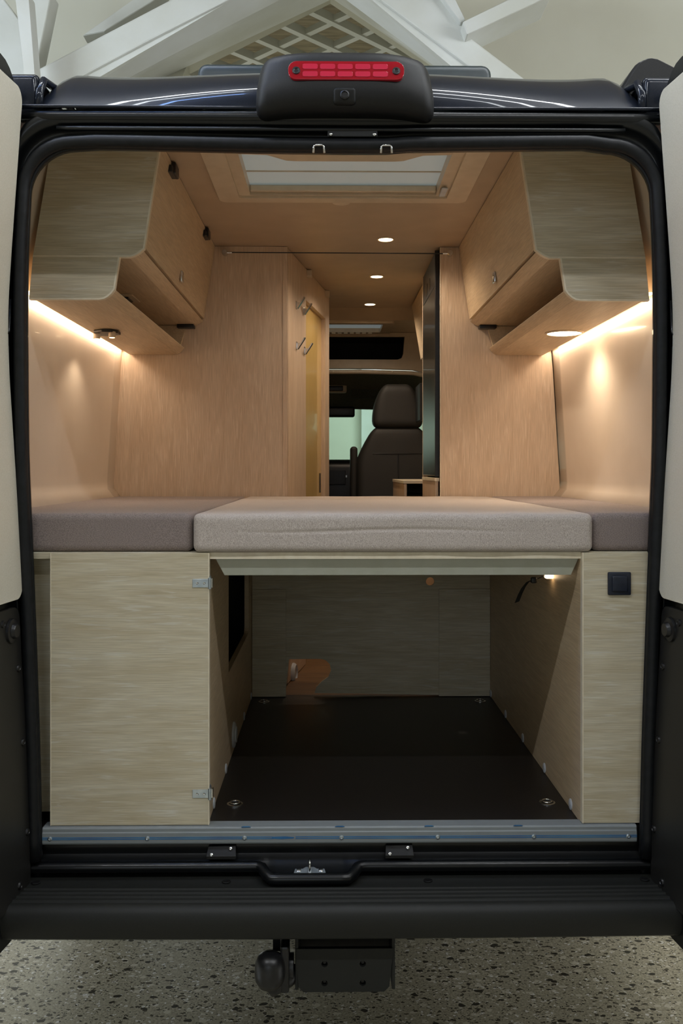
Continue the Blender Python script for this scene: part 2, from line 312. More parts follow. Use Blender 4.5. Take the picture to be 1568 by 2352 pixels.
# lamps of the hall: long tubes overhead, seen as streaks on the paint; rear pair added to light the fronts
for i, (x, y, z, L_, mm) in enumerate([t_[:5] for t_ in TUBES]):
    t = thing('tube_lamp', ('white tube lamp across the left half, nearest above the van', 'thin white tube lamp between the nearest left one and the blue one', 'blue tube lamp across the left half', 'white tube lamp across the right half, nearest above the van', 'middle one of the three near white tube lamps on the right', 'faint white tube lamp, third over the right side', 'added unseen tube lamp at the rear right, lighting the cabinet fronts', 'added unseen tube lamp at the rear left, lighting the cabinet fronts')[i], 'lamp', (x, y, z))
    obj('tube', MB().tube([(x-L_/2, y, z), (x+L_/2, y, z)], .02), M[mm], t, smooth=True)
    obj('housing', MB().box(x-L_/2-.03, x+L_/2+.03, y-.05, y+.05, z+.03, z+.09), M['plaster'], t, bevel=.01)
    for s_ in (-1, 1): obj('suspension_rod', MB().tube([(x+s_*L_*.4, y, z+.09), (x+s_*L_*.4, y, 6.4)], .006, 6), M['zinc'], t)
wn = struct('window_1', MB().plate((-7, -8.95, 0), (1, 0, 0), (0, 0, 1), [(3.1, 1.7), (7.9, 1.7), (7.9, 3.7), (3.1, 3.7)], [[(3.2, 1.8), (3.2, 3.6), (7.8, 3.6), (7.8, 1.8)]], -.06), M['plaster'])
for k in range(1, 4): obj('mullion', MB().box(-3.8+k*1.15-.03, -3.8+k*1.15+.03, -8.98, -8.92, 1.8, 3.6), M['plaster'], wn)
# ================================================================== VAN BODY
van = thing('camper_van', 'dark metallic camper van seen through its wide open rear doors', 'van', (0, 0, 0))
w_in = table([(.45, .740), (.58, .743), (.785, .748), (1.0, .755), (1.22, .763), (1.36, .769), (1.5, .775), (1.87, .778), (2.0, .776), (2.145, .769), (2.3, .76)])
w_out = table([(2.45, .785), (2.31, .796), (2.02, .818), (1.85, .830), (1.71, .828), (1.46, .813), (1.17, .797), (1.0, .789), (.79, .777), (.57, .769), (.3, .764)])
WL = table([(1.2, .938), (1.33, .934), (1.42, .930), (1.94, .898), (2.04, .885), (2.28, .84), (2.42, .79)])
def ring(side, top, y, rad, zb=.455, blend=0, zt=2.250, sag=True):
    """rear opening outline, an upside-down U; side/top = how far outside the opening"""
    def hw(z): return (w_in(z)+side)*(1-blend)+w_out(z)*blend
    Z = zt+top; pts = []; n = 34
    for i in range(n+1): z = zb+(Z-rad-zb)*i/n; pts.append((-hw(z), y, z))
    x0 = hw(Z-rad); a = [(-(x0-rad*1.0)-rad*math.cos(R(t)), y, Z-rad+rad*math.sin(R(t))) for t in range(9, 91, 9)]
    pts += a; xe = -a[-1][0]
    for i in range(1, 24): x = -xe+2*xe*i/24; pts.append((x, y, Z-(.007*math.sin(math.pi*((x/xe)*.5+.5))**.5*0 if not sag else .004*math.cos(x/xe*3.0)-.004*(x/xe > .2))))
    pts += [(-p[0], p[1], p[2]) for p in reversed(a)]
    for i in range(n, -1, -1): z = zb+(Z-rad-zb)*i/n; pts.append((hw(z), y, z))
    return pts
jr = [ring(.165, .02, .010, .12), ring(.004, .004, .006, .115), ring(.004, .004, -.012, .115), ring(.022, .030, -.016, .11), ring(.026, .040, -.001, .11), ring(.032, .052, .002, .11), ring(.034, .058, -.020, .11, blend=.3),
      ring(.036, .066, -.030, .10, blend=.6, sag=False), ring(.04, .088, -.036, .10, blend=.75, sag=False), ring(.04, .096, -.028, .09, blend=.85, sag=False), ring(.04, .100, -.022, .09, blend=1, sag=False)]
obj('rear_opening_frame', MB().grid([list(p) for p in jr]), M['jamb'], van, smooth='all', label='black painted rear door opening frame')
sl = ring(.0145, .017, -.028, .12, zb=.50)
mb = MB(); mb.tube(sl, .0155, 12); obj('door_seal', mb, M['rubber'], van, smooth='all', label='thick black rubber seal around the rear opening')
mb = MB(); mb.tube(ring(.003, .006, -.018, .12, zb=.50), .005, 8); obj('seal_lip', mb, M['rubber'], van, smooth='all')
# top cross member with rolled rails under the roof
def rail(y, z, r, x=.775): return MB().tube([(-x+2*x*i/20, y, z) for i in range(21)], r, 12)
obj('top_rail', rail(-.022, 2.333, .0155, .79), M['jamb'], van, smooth='all'); obj('top_rail', rail(-.032, 2.300, .006, .70), M['jamb'], van, smooth='all')
# roof end panel: a lofted quarter dome
def roofz(x): a = abs(x); return 2.553-.022*(a/.78)**2.0
rows = []; NX = 64
for i in range(NX+1):
    x = -.745+1.49*i/NX; a = abs(x); zt = roofz(x)
    k = max(0, (a-.68)/.065); zt -= .055*k**2.5; tm = R(50)*(a/.745)**2.4
    row = []
    for j in range(17):
        t = tm+(math.pi/2-tm)*j/16; yy = -.030+.42*(math.cos(tm)-math.cos(t)); zz = 2.352+(zt-2.352)*(math.sin(t)-math.sin(tm))/(1-math.sin(tm))
        row.append((x, yy, zz))
    row.append((x, 5.0, zt-.02)); rows.append(row)
obj('roof', MB().grid(rows), M['paint'], van, smooth='all', label='glossy dark metallic roof end')
lip = [(-.79+1.58*i/40, -.031-.003*math.cos(i/40*math.pi*2), 2.3535) for i in range(41)]
obj('roof_edge', MB().tube(lip, .0045, 8), M['paint'], van, smooth='all')
for s_ in (-1, 1):
    # roof gutter, corner pillar and body side
    xs_ = sorted((s_*.752, s_*.84))
    obj('roof_corner', MB().rbox((xs_[0], -.026, 2.33), (xs_[1], .012, 2.438), .014, (2, 2, 2)).rbox((xs_[0], -.01, 2.415), (xs_[1], 4.6, 2.446), .014, (2, 2, 2)), M['paint'], van, smooth='all')
    obj('roof_gutter', MB().tube([(s_*.748, -.022, 2.35), (s_*.746, -.020, 2.395), (s_*.742, .0, 2.43), (s_*.74, .10, 2.45), (s_*.74, 4.6, 2.45)], .010, 10), M['paint'], van, smooth='all')
    rows = []
    for i in range(30):
        z = .42+(2.41-.42)*i/29; wo = w_out(z); bulge = 1.0-.10*max(0, (z-1.4)/1.07)**2
        rows.append([(s_*(wo), -.022, z), (s_*(wo+.03), -.012, z), (s_*(bulge-.02), .04, z), (s_*bulge, .10, z), (s_*bulge, 2.5, z), (s_*bulge, 4.0, z), (s_*(bulge-.1), 4.6, z if z < 1.5 else 1.5+(z-1.5)*.5)])
    top = rows[-1]; rows.append([(s_*min(abs(p[0]), .83), p[1]+.02, 2.425) for p in top])
    obj('body_side', MB().grid(rows), M['paint'], van, smooth='all')
# inner linings
for s_ in (-1, 1):
    rows = []
    zz = [1.20+i*(2.42-1.20)/40 for i in range(41)]
    for z in zz:
        d = .030*math.exp(-((z-1.352)/.022)**2) if z < 1.42 else 0     # rounded foot above the cushions
        rows.append([(s_*(WL(z)-d), y, z) for y in [.012+1.54*k/12 for k in range(13)]])
    mb = MB().grid(rows); o = obj('wall_lining', mb, M['wall'], van, smooth='all', label='cream wall lining glowing under the %s light strip' % ('left' if s_ < 0 else 'right'))
    so = o.modifiers.new('solid', 'SOLIDIFY'); so.thickness = .006; so.offset = 1 if s_ > 0 else -1
    rows = [[(s_*.80, 1.56, z), (s_*.93, 3.2, z), (s_*.80, 4.6, z)] for z in (.5, 1.2, 1.6, 2.4)]
    obj('cab_wall', MB().box(s_*.93, s_*.95, 1.55, 3.6, .5, 2.42), M['cream'], van)
    obj('floor_side_wall', MB().box(s_*.94, s_*.955, .02, 1.55, .5, 1.2), M['dark'], van)
# ceiling with skylight cut-out
ZC = 2.39
sk = [(-.375, .335), (-.375, .845), (.405, .845), (.405, .335)]
obj('ceiling_lining', MB().plate((0, 0, ZC), (1, 0, 0), (0, 1, 0), [(-.84, .16), (.84, .16), (.84, 3.02), (-.84, 3.02)], [sk], .02), M['ceil'], van, label='beige ceiling lining with recessed spots')
obj('header_lining', MB().hexa([(-.80, .014, 2.29), (.80, .014, 2.29), (.80, .014, 2.31), (-.80, .014, 2.31), (-.80, .16, 2.39), (.80, .16, 2.39), (.80, .16, 2.41), (-.80, .16, 2.41)]), M['ceil'], van)
obj('front_ceiling_lining', MB().hexa([(-.9, 3.02, 2.39), (.9, 3.02, 2.39), (.9, 3.02, 2.42), (-.9, 3.02, 2.42), (-.9, 3.12, 2.335), (.9, 3.12, 2.335), (.9, 3.12, 2.42), (-.9, 3.12, 2.42)]), M['ceil'], van)
obj('front_ceiling_lining', MB().plate((0, 0, 2.335), (1, 0, 0), (0, 1, 0), [(-.9, 3.12), (.9, 3.12), (.9, 3.9), (-.9, 3.9)], [[(-.40, 3.17), (-.40, 3.52), (.33, 3.52), (.33, 3.17)]], .02), M['cream'], van)
obj('load_floor', MB().box(-.79, .79, .004, 1.38, .535, .568), M['ply'], van, label='black anti-slip plywood load floor')
obj('cabin_floor', MB().box(-.93, .93, 1.38, 4.6, .50, .566), wood('brown_floor_grain', 'x', s2l(120, 88, 52), s2l(92, 64, 36), s2l(130, 98, 60)), van)
obj('underbody', MB().box(-.86, .86, .02, 4.8, .44, .52), M['dark'], van, bevel=.02)
for sx in (-1, 1):
    for yy in (1.25, 4.3):
        wv = obj('wheel', MB().lathe((sx*.80, yy, .33), (sx, 0, 0), [(.16, -.0), (.30, 0), (.33, .03), (.33, .15), (.30, .18), (.17, .18), (.15, .12)], 32), M['rubber'], van, smooth=True)
# sill
obj('sill_panel', MB().grid([[(x, yy, zz) for x in (-.775, -.4, 0, .4, .775)] for yy, zz in ((.004, .535), (.0, .520), (.004, .508), (.003, .47), (-.004, .462))]), M['jamb'], van, smooth='all')
# rolled edge with latch recess
def rec(x): # depth of the recess around the striker
    t = max(0, 1-abs((x+.079)/.125)); return min(1, t*4)**2*(3-2*min(1, t*4)) if t > 0 else 0
roll = []; xs = [-.79+1.58*i/120 for i in range(121)]
for x in xs: r_ = rec(x); roll.append((x, -.022-.045*r_, .480-.012*r_))
obj('sill_roll', MB().tube(roll, .0135, 12), M['jamb'], van, smooth='all', label='rolled black sill edge dipping round the latch')
rows = [[(x, .0-.0*rec(x), .493) for x in xs], [(x, -.02-.045*rec(x), .490-.022*rec(x)) for x in xs]]
rows = [[(x, .006, .505) for x in xs], [(x, -.006-.03*rec(x), .492-.03*rec(x)) for x in xs], [(x, -.022-.045*rec(x), .486-.018*rec(x)) for x in xs]]
obj('sill_ledge', MB().grid(rows), M['jamb'], van, smooth='all')
# aluminium floor edge strip
mb = MB().plate((0, 0, 0), (0, 1, 0), (0, 0, 1), [(-.012, .532), (-.003, .532), (-.003, .566), (.03, .566), (.03, .5735), (-.009, .5735), (-.012, .570), (-.012, .563), (-.014, .560), (-.014, .536)], t=1.478)
mb.v = [(x-.742-.0, y, z) for x, y, z in mb.v]
trim = obj('floor_edge_strip', mb, M['alu'], van, bevel=.0008, label='bare aluminium floor edge strip')
tx0, tx1 = -.742, .736
for (a, b) in ((tx0, -.17), (-.115, tx1)):
    for z in (.5495, .5455): obj('blue_line', MB().box(a, b, -.0147, -.0139, z-.0010, z+.0010), M['blue'], trim)
obj('blue_smear', MB().plate((0, -.0148, 0), (1, 0, 0), (0, 0, 1), [(-.175, .5455), (-.15, .544), (-.12, .5455), (-.118, .549), (-.14, .551), (-.172, .550)], t=-.0005), M['blue'], trim)
for px in (118, 340, 562, 784, 1005, 1226, 1444): x = (px-757)/923+CX; obj('screw', MB().lathe((x, -.0138, .5475), (0, -1, 0), [(.0058, 0), (.0055, .002), (.003, .0032), (.0022, .002)], 14), M['zinc'], trim, smooth=True)
for px in (565, 780, 985, 1190): x = (px-757)/923+CX; obj('blue_smudge', MB().plate((x, -.0125, .573), (1, 0, 0), (0, 1, 0), [(-.012, 0), (.012, 0), (.008, .005), (-.007, .005)], t=.001), M['blue'], trim)
# striker and striker plates
st = obj('latch_plate', MB().plate((-.079, -.045, .4720), (1, 0, 0), (0, .93, .36), [(-.039, .0)]+[(-.036, .012), (-.018, .012), (-.010, .018), (.010, .018), (.018, .012), (.036, .012), (.039, 0), (.034, -.010), (.014, -.012), (.008, -.019), (-.008, -.019), (-.014, -.012), (-.034, -.010)], t=.003), M['zinc'], van, bevel=.0005)
obj('striker_pin', MB().tube([(-.079, -.050, .474), (-.079, -.050, .498), (-.079, -.038, .502), (-.079, -.030, .498), (-.079, -.030, .476)], .0035, 8), M['chrome'], st, smooth='all')
for s_ in (-1, 1): obj('bolt', MB().lathe((-.079+s_*.027, -.042, .477), (0, -.36, .93), [(.006, 0), (.006, .003), (.003, .004)], 12), M['chrome'], st, smooth=True)
for (a, b) in ((475, 543), (884, 950)):
    x0, x1 = (a-757)/925+CX, (b-757)/925+CX
    p = obj('stop_plate', MB().hexa([(x0, -.026, .499), (x1, -.026, .499), (x1, -.026, .507), (x0, -.026, .507), (x0+.003, -.004, .520), (x1-.003, -.004, .522), (x1-.003, -.002, .528), (x0+.003, -.002, .526)]), M['blackplastic'], van, bevel=.001)
    for q, (fx, fz) in enumerate(((.17, .506), (.8, .5175))): obj('screw', MB().lathe((x0+(x1-x0)*fx, -.0225 if q == 0 else -.013, fz+.003), (0, -.8, .6), [(.0045, 0), (.004, .003), (.002, .004)], 12), M['chrome'], p, smooth=True)
# top latch bracket and loops
x0, x1 = (752-757)/925+CX, (866-757)/925+CX
tb = obj('upper_latch_bracket', MB().box(x0, x1, -.036, -.02, 2.281, 2.297), M['blackplastic'], van, bevel=.002)
for x in (x0+.008, x1-.008): obj('screw', MB().lathe((x, -.036, 2.286), (0, -1, 0), [(.005, 0), (.004, .003), (.002, .004)], 12), M['chrome'], tb, smooth=True)
for px in (732, 887):
    x = (px-757)/935+CX; obj('striker_loop', MB().tube([(x-.0135, -.045, 2.238), (x-.0125, -.045, 2.254), (x-.008, -.045, 2.2575), (x+.008, -.045, 2.2575), (x+.0125, -.045, 2.254), (x+.0135, -.045, 2.238)], .0028, 8), M['chrome'], van, smooth='all', label='small metal striker loop on the upper seal')
# bumper step with tread grooves
prof = [(.03, .455), (-.03, .455), (-.034, .452)]
y = -.078
prof += [(-.07, .4505)]
for k in range(4): prof += [(y, .4500), (y-.002, .4535), (y-.006, .4535), (y-.008, .4500)]; y -= .0205
prof += [(-.150, .449), (-.1535, .4505), (-.165, .450), (-.176, .444), (-.182, .432), (-.184, .415), (-.182, .395), (-.176, .378), (-.160, .368), (-.10, .364), (.02, .364)]
rows = []
for i in range(61):
    x = -1.06+2.12*i/60; cv = .012*(abs(x)/1.06)**2; e = max(0, (abs(x)-.93)/.13)
    rows.append([(x, p[0]+cv*(p[0] < 0)+e*e*.06, p[1]) for p in prof])
obj('rear_bumper', MB().grid(rows), M['bumper'], van, smooth=True, label='wide black plastic bumper step with ribbed tread')
for px in (108, 528, 975, 1458):
    x = (px-757)/905+CX; obj('bumper_plug', MB().lathe((x, -.045, .452), (0, 0, 1), [(.011, 0), (.011, .002), (.009, .003), (.006, .0024)], 18), M['blackplastic'], van, smooth=True)
# ---- doors
ca, sa = math.cos(R(6)), math.sin(R(6))
def doorpt(s_, s, z, off=0):             # s along the door away from the hinge, off towards the inside face
    X0 = w_out(z)+.006
    return (s_*(X0+s*sa-off*ca), -.030-s*ca-off*sa*1.0, z)
def rowpatch(s_, sl, s1, z0, z1, r, off, th, n=36, cols=6):
    """panel on the door between hinge-side edge sl(z) and s1, corner radius r"""
    zs = [z0+r*(1-math.cos(R(a))) for a in range(0, 90, 15)]+[z0+r+(z1-z0-2*r)*i/n for i in range(n+1)]+[z1-r*(1-math.cos(R(a))) for a in range(75, -1, -15)]
    f, bk = [], []
    for z in zs:
        q = 0
        if z < z0+r: q = r-math.sqrt(max(0, r*r-(z0+r-z)**2))
        if z > z1-r: q = r-math.sqrt(max(0, r*r-(z-z1+r)**2))
        a, b = sl(z)+q, s1-q
        f.append([doorpt(s_, a+(b-a)*k/cols, z, off) for k in range(cols+1)]); bk.append([doorpt(s_, a+(b-a)*k/cols, z, off-th) for k in range(cols+1)])
    mb = MB(); mb.grid([list(reversed(bk[i]))+f[i] for i in range(len(f))], close=True)
    n_ = cols+1; tot = 2*n_; L_ = len(f)
    mb.f.append(tuple(range(tot))); mb.f.append(tuple((L_-1)*tot+k for k in range(tot))); return mb
for s_ in (-1, 1):
    nm = 'left' if s_ < 0 else 'right'
    d = obj('rear_door', rowpatch(s_, lambda z: .0, .76, .35, 2.44, .10, 0, .055), M['jamb'], van, smooth=True, label='%s rear door swung open' % nm, bevel=0)
    obj('door_skin', rowpatch(s_, lambda z: -.006, .77, .34, 2.45, .10, -.052, .01), M['paint'], d, smooth=True)
    obj('upper_liner', rowpatch(s_, lambda z: .004+.012*max(0, (z-1.2)), .72, 1.147, 2.385, .035, .022, .022), M['liner'], d, smooth=True, bevel=.006, label='beige upper door liner')
    obj('lower_liner', rowpatch(s_, lambda z: .006, .72, .44, 1.128, .03, .012, .012), M['lowliner'], d, smooth=True, label='black lower door liner', bevel=.003)
    obj('liner_edge', MB().tube([doorpt(s_, .004, 1.12-i*.65/20, .004) for i in range(21)], .0035, 8), M['jamb'], d, smooth='all')
    Nn = Vector((-s_*ca, -sa, 0))
    for (s, z, r) in ((.058, 1.075, .030),):
        obj('rubber_plug', MB().lathe(doorpt(s_, s, z, .012), Nn, [(r, 0), (r*.97, .006), (r*.8, .008), (r*.62, .008), (r*.55, .014), (r*.5, .016)], 28), M['black'], d, smooth=True)
    for (s, z) in ((.10, 1.098), (.03, .98), (.028, .80), (.022, .58), (.07, .47), (.35, .47), (.6, .47), (.69, .8)):
        obj('screw', MB().lathe(doorpt(s_, s, z, .012), Nn, [(.009, 0), (.008, .004), (.005, .005), (.004, .003)], 14), M['black'], d, smooth=True)
    for z in (.72, 1.72):
        obj('door_hinge', MB().rbox((min(s_*.80, s_*.835) if z < 1 else min(s_*.818, s_*.845), -.052, z-.05), (max(s_*.80, s_*.835) if z < 1 else max(s_*.818, s_*.845), -.02, z+.05), .008, (1, 1, 1)), M['jamb'], van, smooth='all')
    obj('door_check', MB().tube([(s_*(w_out(1.9)-.012), -.03, 1.98-.10), (s_*(w_out(1.9)-.012), -.04, 1.80), (s_*(w_out(1.9)-.004), -.05, 1.785)], .004, 8), M['jamb'], van, smooth='all')
# ---- brake light pod with camera
pod = obj('brake_light_pod', MB().rbox((-.210, -.105, 2.326), (.226, .06, 2.476), .030, (10, 2, 4), fn=lambda q: Vector((q.x*(1-.06*max(0, (q.z-2.39)/.08)), q.y+.22*max(0, q.z-2.39)+.02*abs(q.x/.2)**4+.30*max(0, 2.370-q.z), q.z-.010*(abs(q.x)/.2)**4))), M['blackplastic'], van, smooth='all', label='satin black housing of high brake light and rear camera')
lz0, lz1 = 2.408, 2.452
def podface(x, z, o=0): return (x, -.105+.35*max(0, z-2.40)-o, z)
mb = MB().plate((0, -.1065, 0), (1, 0, 0), (0, .33, 1), [(p[0], p[1]) for p in rrect(-.129, .148, 0, .052, .022)], t=.012)
mb = MB().plate((0, -.098, 2.390), (1, 0, 0), (0, .21, .977), rrect(-.129, .148, 0, .049, .020), t=.010)
lens = obj('red_lens', mb, M['red'], pod, smooth=True, bevel=.005, seg=3, label='red brake light lens')
for k in range(5):
    for j in range(2):
        xa = -.095+k*.042; za = .009+j*.020
        mb = MB().plate((0, -.1075, 2.390), (1, 0, 0), (0, .21, .977), rrect(xa, xa+.036, za, za+.014, .004, 3), t=.002); obj('lens_cell', mb, M['redled'], lens, bevel=.0008)
for x in (-.110, .129): obj('lens_screw', MB().lathe((x, -.1025, 2.414), (0, -.977, .21), [(.0095, 0), (.0095, .0035), (.006, .004), (.004, .002)], 16), M['black'], lens, smooth=True)
cm = obj('rear_camera', MB().rbox((-.022, -.109, 2.337), (.033, -.075, 2.375), .009, (2, 1, 2), fn=lambda q: Vector((q.x, q.y+.30*max(0, 2.37-q.z), q.z))), M['blackplastic'], pod, smooth='all')
obj('camera_eye', MB().lathe((.0055, -.1035, 2.356), (0, -1, .0), [(.011, 0), (.011, .004), (.008, .006), (.0075, .003), (.004, .003)], 20), M['black'], cm, smooth=True)
# ---- rooftop skylight and awning
rs = thing('roof_hatch', 'dark roof hatch standing up behind the brake light pod', 'hatch', (0, .6, 2.5))
obj('hatch_frame', MB().rbox((-.405, .30, 2.50), (.43, .88, 2.612), .028, (4, 4, 2), fn=None), M['greenblack'], rs, smooth='all')
aw = thing('awning_case', 'glossy black awning case on the right roof side', 'awning', (.95, 1.5, 2.45))
pr = [(.735, 2.430), (.722, 2.440), (.721, 2.447), (.740, 2.478), (.757, 2.504), (.766, 2.516), (.776, 2.524), (.789, 2.530), (.803, 2.5315), (.817, 2.529), (.832, 2.522), (.86, 2.508), (.90, 2.482), (.95, 2.45), (.97, 2.43), (.96, 2.425)]
mb = MB().plate((0, .09, 0), (1, 0, 0), (0, 0, 1), pr, t=-3.4); obj('case', mb, M['jamb'], aw, smooth=True, bevel=.008, seg=3)
mb = MB().plate((0, .075, 0), (1, 0, 0), (0, 0, 1), [(.85+(x-.85)*.94, 2.475+(z-2.475)*.94) for x, z in pr], t=-.015); obj('end_cap', mb, M['blackplastic'], aw, smooth=True, bevel=.006)
for p_ in ((.74, 2.452),): obj('cap_screw', MB().lathe((p_[0]+.012, .075, p_[1]), (0, -1, 0), [(.005, 0), (.004, .003), (.002, .003)], 12), M['chrome'], aw, smooth=True)
# ---- tow bar
tw = thing('tow_bar', 'black tow bar with capped ball and bolted bracket under the bumper', 'tow bar', (0, 0, .3))
x0, x1 = (685-757)/975+CX, (900-757)/975+CX
obj('bracket_plate', MB().plate((0, -.13, 0), (1, 0, 0), (0, 0, 1), [(x0-.006, .33), (x0, .240), (x0+.012, .228), (x1-.018, .228), (x1-.006, .24), (x1+.004, .33)], [circ((745-757)/975+CX, .294, .0075), circ((833-757)/975+CX, .294, .0075), circ((745-757)/975+CX, .249, .0075), circ((833-757)/975+CX, .249, .0075)], -.012), M['bumper'], tw)
for sx, a in ((x0-.008, 0), (x1, 0)): obj('bracket_cheek', MB().box(sx, sx+.008, -.128, .05, .232, .37), M['bumper'], tw, bevel=.002)
obj('bracket_back', MB().box(x0, x1, -.02, -.01, .235, .36), M['black'], tw)
for px in (745, 833):
    for z in (.294, .249): obj('bolt', MB().lathe(((px-757)/975+CX, -.118, z), (0, -1, 0), [(.0075, -.01), (.0075, .002), (.004, .004)], 6), M['black'], tw)
obj('cross_tube', MB().box(-.62, .62, .02, .08, .33, .39), M['black'], tw, bevel=.006)
obj('sticker', MB().plate((x1+.0085, -.09, .31), (0, 1, 0), (0, 0, 1), rrect(-.025, .025, -.032, .032, .012), t=.001), M['sticker'], tw, label='round white printed sticker')
bx, bz = (622-757)/965+CX, .278
obj('ball_neck', MB().tube([(x0-.01, -.10, .27), (bx+.04, -.12, .255), (bx+.005, -.14, .245), (bx, -.15, .262)], [.02, .02, .02, .016], 14), M['black'], tw, smooth='all')
obj('ball_cap', MB().lathe((bx, -.15, .252), (0, 0, 1), [(.012, 0), (.026, .004), (.034, .018), (.036, .035), (.034, .058), (.028, .072), (.016, .080), (.006, .082)], 28), M['black'], tw, smooth='all', label='rubber cap over the tow ball')
obj('neck_arm', MB().box(bx+.024, bx+.045, -.15, -.10, .235, .345), M['black'], tw, bevel=.005)
obj('hanging_bracket', MB().box(bx+.004, bx+.022, -.10, -.085, .31, .38), M['black'], tw)
obj('neck_collar', MB().lathe((x0-.012, -.11, .28), (-1, 0, 0), [(.03, 0), (.03, .012), (.025, .016), (.02, .02)], 20), M['black'], tw, smooth=True)
# ================================================================== FURNITURE
# cushions
def wr(seed, amp):
    rnd = random.Random(seed); W = [(rnd.uniform(4, 16), rnd.uniform(-18, 18), rnd.uniform(0, 6.3), rnd.uniform(.3, 1)) for _ in range(6)]
    return lambda q: sum(a*math.sin(f*q.x*2+g*q.z+p+f*q.y) for f, g, p, a in W)/6*amp
def cushion(name, label, x0, x1, y0, y1, m, seed, amp, crease=0):
    wv = wr(seed, amp)
    def fn(q):
        q = q.copy(); k = wv(q); q.y += k*(1 if q.y < y0+.03 else .3); q.z += k*.5*(q.z > 1.33)
        if crease and q.y < y0+.02: t = math.exp(-((q.z-(1.309+.004*math.sin(q.x*9)))/.0035)**2); q.y += .0035*t*(.5+.5*math.sin(q.x*7+1))
        return q
    o = obj(name, MB().rbox((x0, y0, 1.255), (x1, y1, 1.352), .016, (int((x1-x0)*60)+4, 14, 24), fn=fn), m, smooth='all'); return tag(o, label, 'cushion', 'bed cushions')
cushion('bed_cushion', 'mauve woven bed cushion at the left with smooth front', -.930, -.376, .018, 1.535, M['fabside'], 2, .0015)
cushion('bed_cushion', 'wide pale taupe middle bed cushion with a creased front', -.371, .630, -.004, 1.535, M['fabmid'], 5, .0045, 1)
cushion('bed_cushion', 'narrow mauve bed cushion at the right end', .634, .930, .018, 1.535, M['fabside'], 9, .0015)
# bed base
bb = thing('bed_platform', 'pale wooden bed base board with slanted apron under the cushions', 'bed', (.1, .1, 1.2))
obj('base_board', MB().box(-.90, .604, .017, 1.54, 1.2375, 1.2545), WX, bb, bevel=.001)
obj('base_board', MB().box(.604, .90, .017, 1.54, 1.2375, 1.2545), WX, bb, bevel=.001)
obj('front_edge', MB().box(-.331, .603, .0145, .0172, 1.2370, 1.2535), M['edge'], bb)
obj('apron', MB().hexa([(-.319, .030, 1.2370), (.602, .030, 1.2370), (.602, .12, 1.2370), (-.319, .12, 1.2370), (-.297, .040, 1.193), (.585, .040, 1.193), (.585, .11, 1.193), (-.297, .11, 1.193)]), M['beige_gloss'], bb, bevel=.001)
# lower left cabinet
lc = thing('left_cabinet', 'tall pale oak cabinet under the left cushion, two zinc hinges', 'cabinet', (-.5, .1, .57))
obj('front_panel', MB().box(-.725, -.331, 0.0, .016, .5745, 1.2535), WX, lc, bevel=.0012)
for a, b in ((-.7255, -.7235), (-.333, -.3305)): obj('edge_band', MB().box(a, b, -.0008, .0165, .5745, 1.2535), M['edge'], lc)
obj('recessed_panel', MB().box(-.93, -.72, .055, .07, .590, 1.236), WX, lc)
hole = [(.50, .846), (.50, 1.225), (1.20, 1.225)]+[(p[0], p[1]) for p in arc(1.17, .876, .03, 0, -90, 4)]
sp = [(.0165, .5690), (1.36, .5690), (1.36, 1.2365), (.0165, 1.2365)]
obj('side_panel', MB().plate((-.352, 0, 0), (0, 1, 0), (0, 0, 1), sp, [hole], .016), WY, lc, label='side panel with a large cut-out')
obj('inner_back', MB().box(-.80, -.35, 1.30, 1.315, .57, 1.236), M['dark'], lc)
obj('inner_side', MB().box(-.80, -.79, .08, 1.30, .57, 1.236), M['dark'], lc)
for z in (1.178, .653):
    hp = obj('hinge', MB().box(-.372, -.3305, -.0022, -.0004, z-.0105, z+.0105), M['zinc'], lc, bevel=.0006)
    obj('hinge_knuckle', MB().tube([(-.3285, -.004, z-.014), (-.3285, -.004, z+.014)], .0042, 12), M['zinc'], hp, smooth=True)
    obj('hinge_arm', MB().box(-.3275, -.3215, -.004, .012, z-.011, z+.013), M['chrome'], hp, bevel=.0015)
    obj('hinge_cup', MB().lathe((-.335, .014, z+.006), (1, 0, 0), [(.014, -.001), (.014, .004), (.01, .007), (.004, .008)], 16), M['zinc'], hp, smooth=True)
    for dx in (-.0295, -.012): obj('hinge_screw', MB().lathe((-.3305+dx, -.0022, z), (0, -1, 0), [(.0034, 0), (.003, .0012), (.0014, .0004)], 12), M['chrome'], hp, smooth=True)
vt = obj('air_vent', MB().lathe((-.336, .63, .622), (1, 0, 0), [(.040, 0), (.040, .005), (.034, .008), (.026, .008), (.024, .012), (.010, .012)], 28), M['cap'], lc, smooth=True, label='round grey air vent')
ht = thing('heater_unit', 'black heater unit inside the left cabinet cut-out', 'heater', (-.55, .8, .57))
obj('heater_body', MB().rbox((-.74, .45, .57), (-.44, 1.02, 1.07), .03, (2, 2, 2)), M['black'], ht, smooth='all')
for k in range(4): obj('heater_rib', MB().rbox((-.445, .50+k*.13, .62), (-.425, .56+k*.13, 1.04), .008, (1, 1, 1)), M['black'], ht, smooth='all')
obj('heater_hose', MB().tube([(-.42, .62, 1.0), (-.40, .7, 1.03), (-.40, .78, .98), (-.405, .8, .8), (-.41, .82, .6)], .022, 12), M['rubber'], ht, smooth='all')
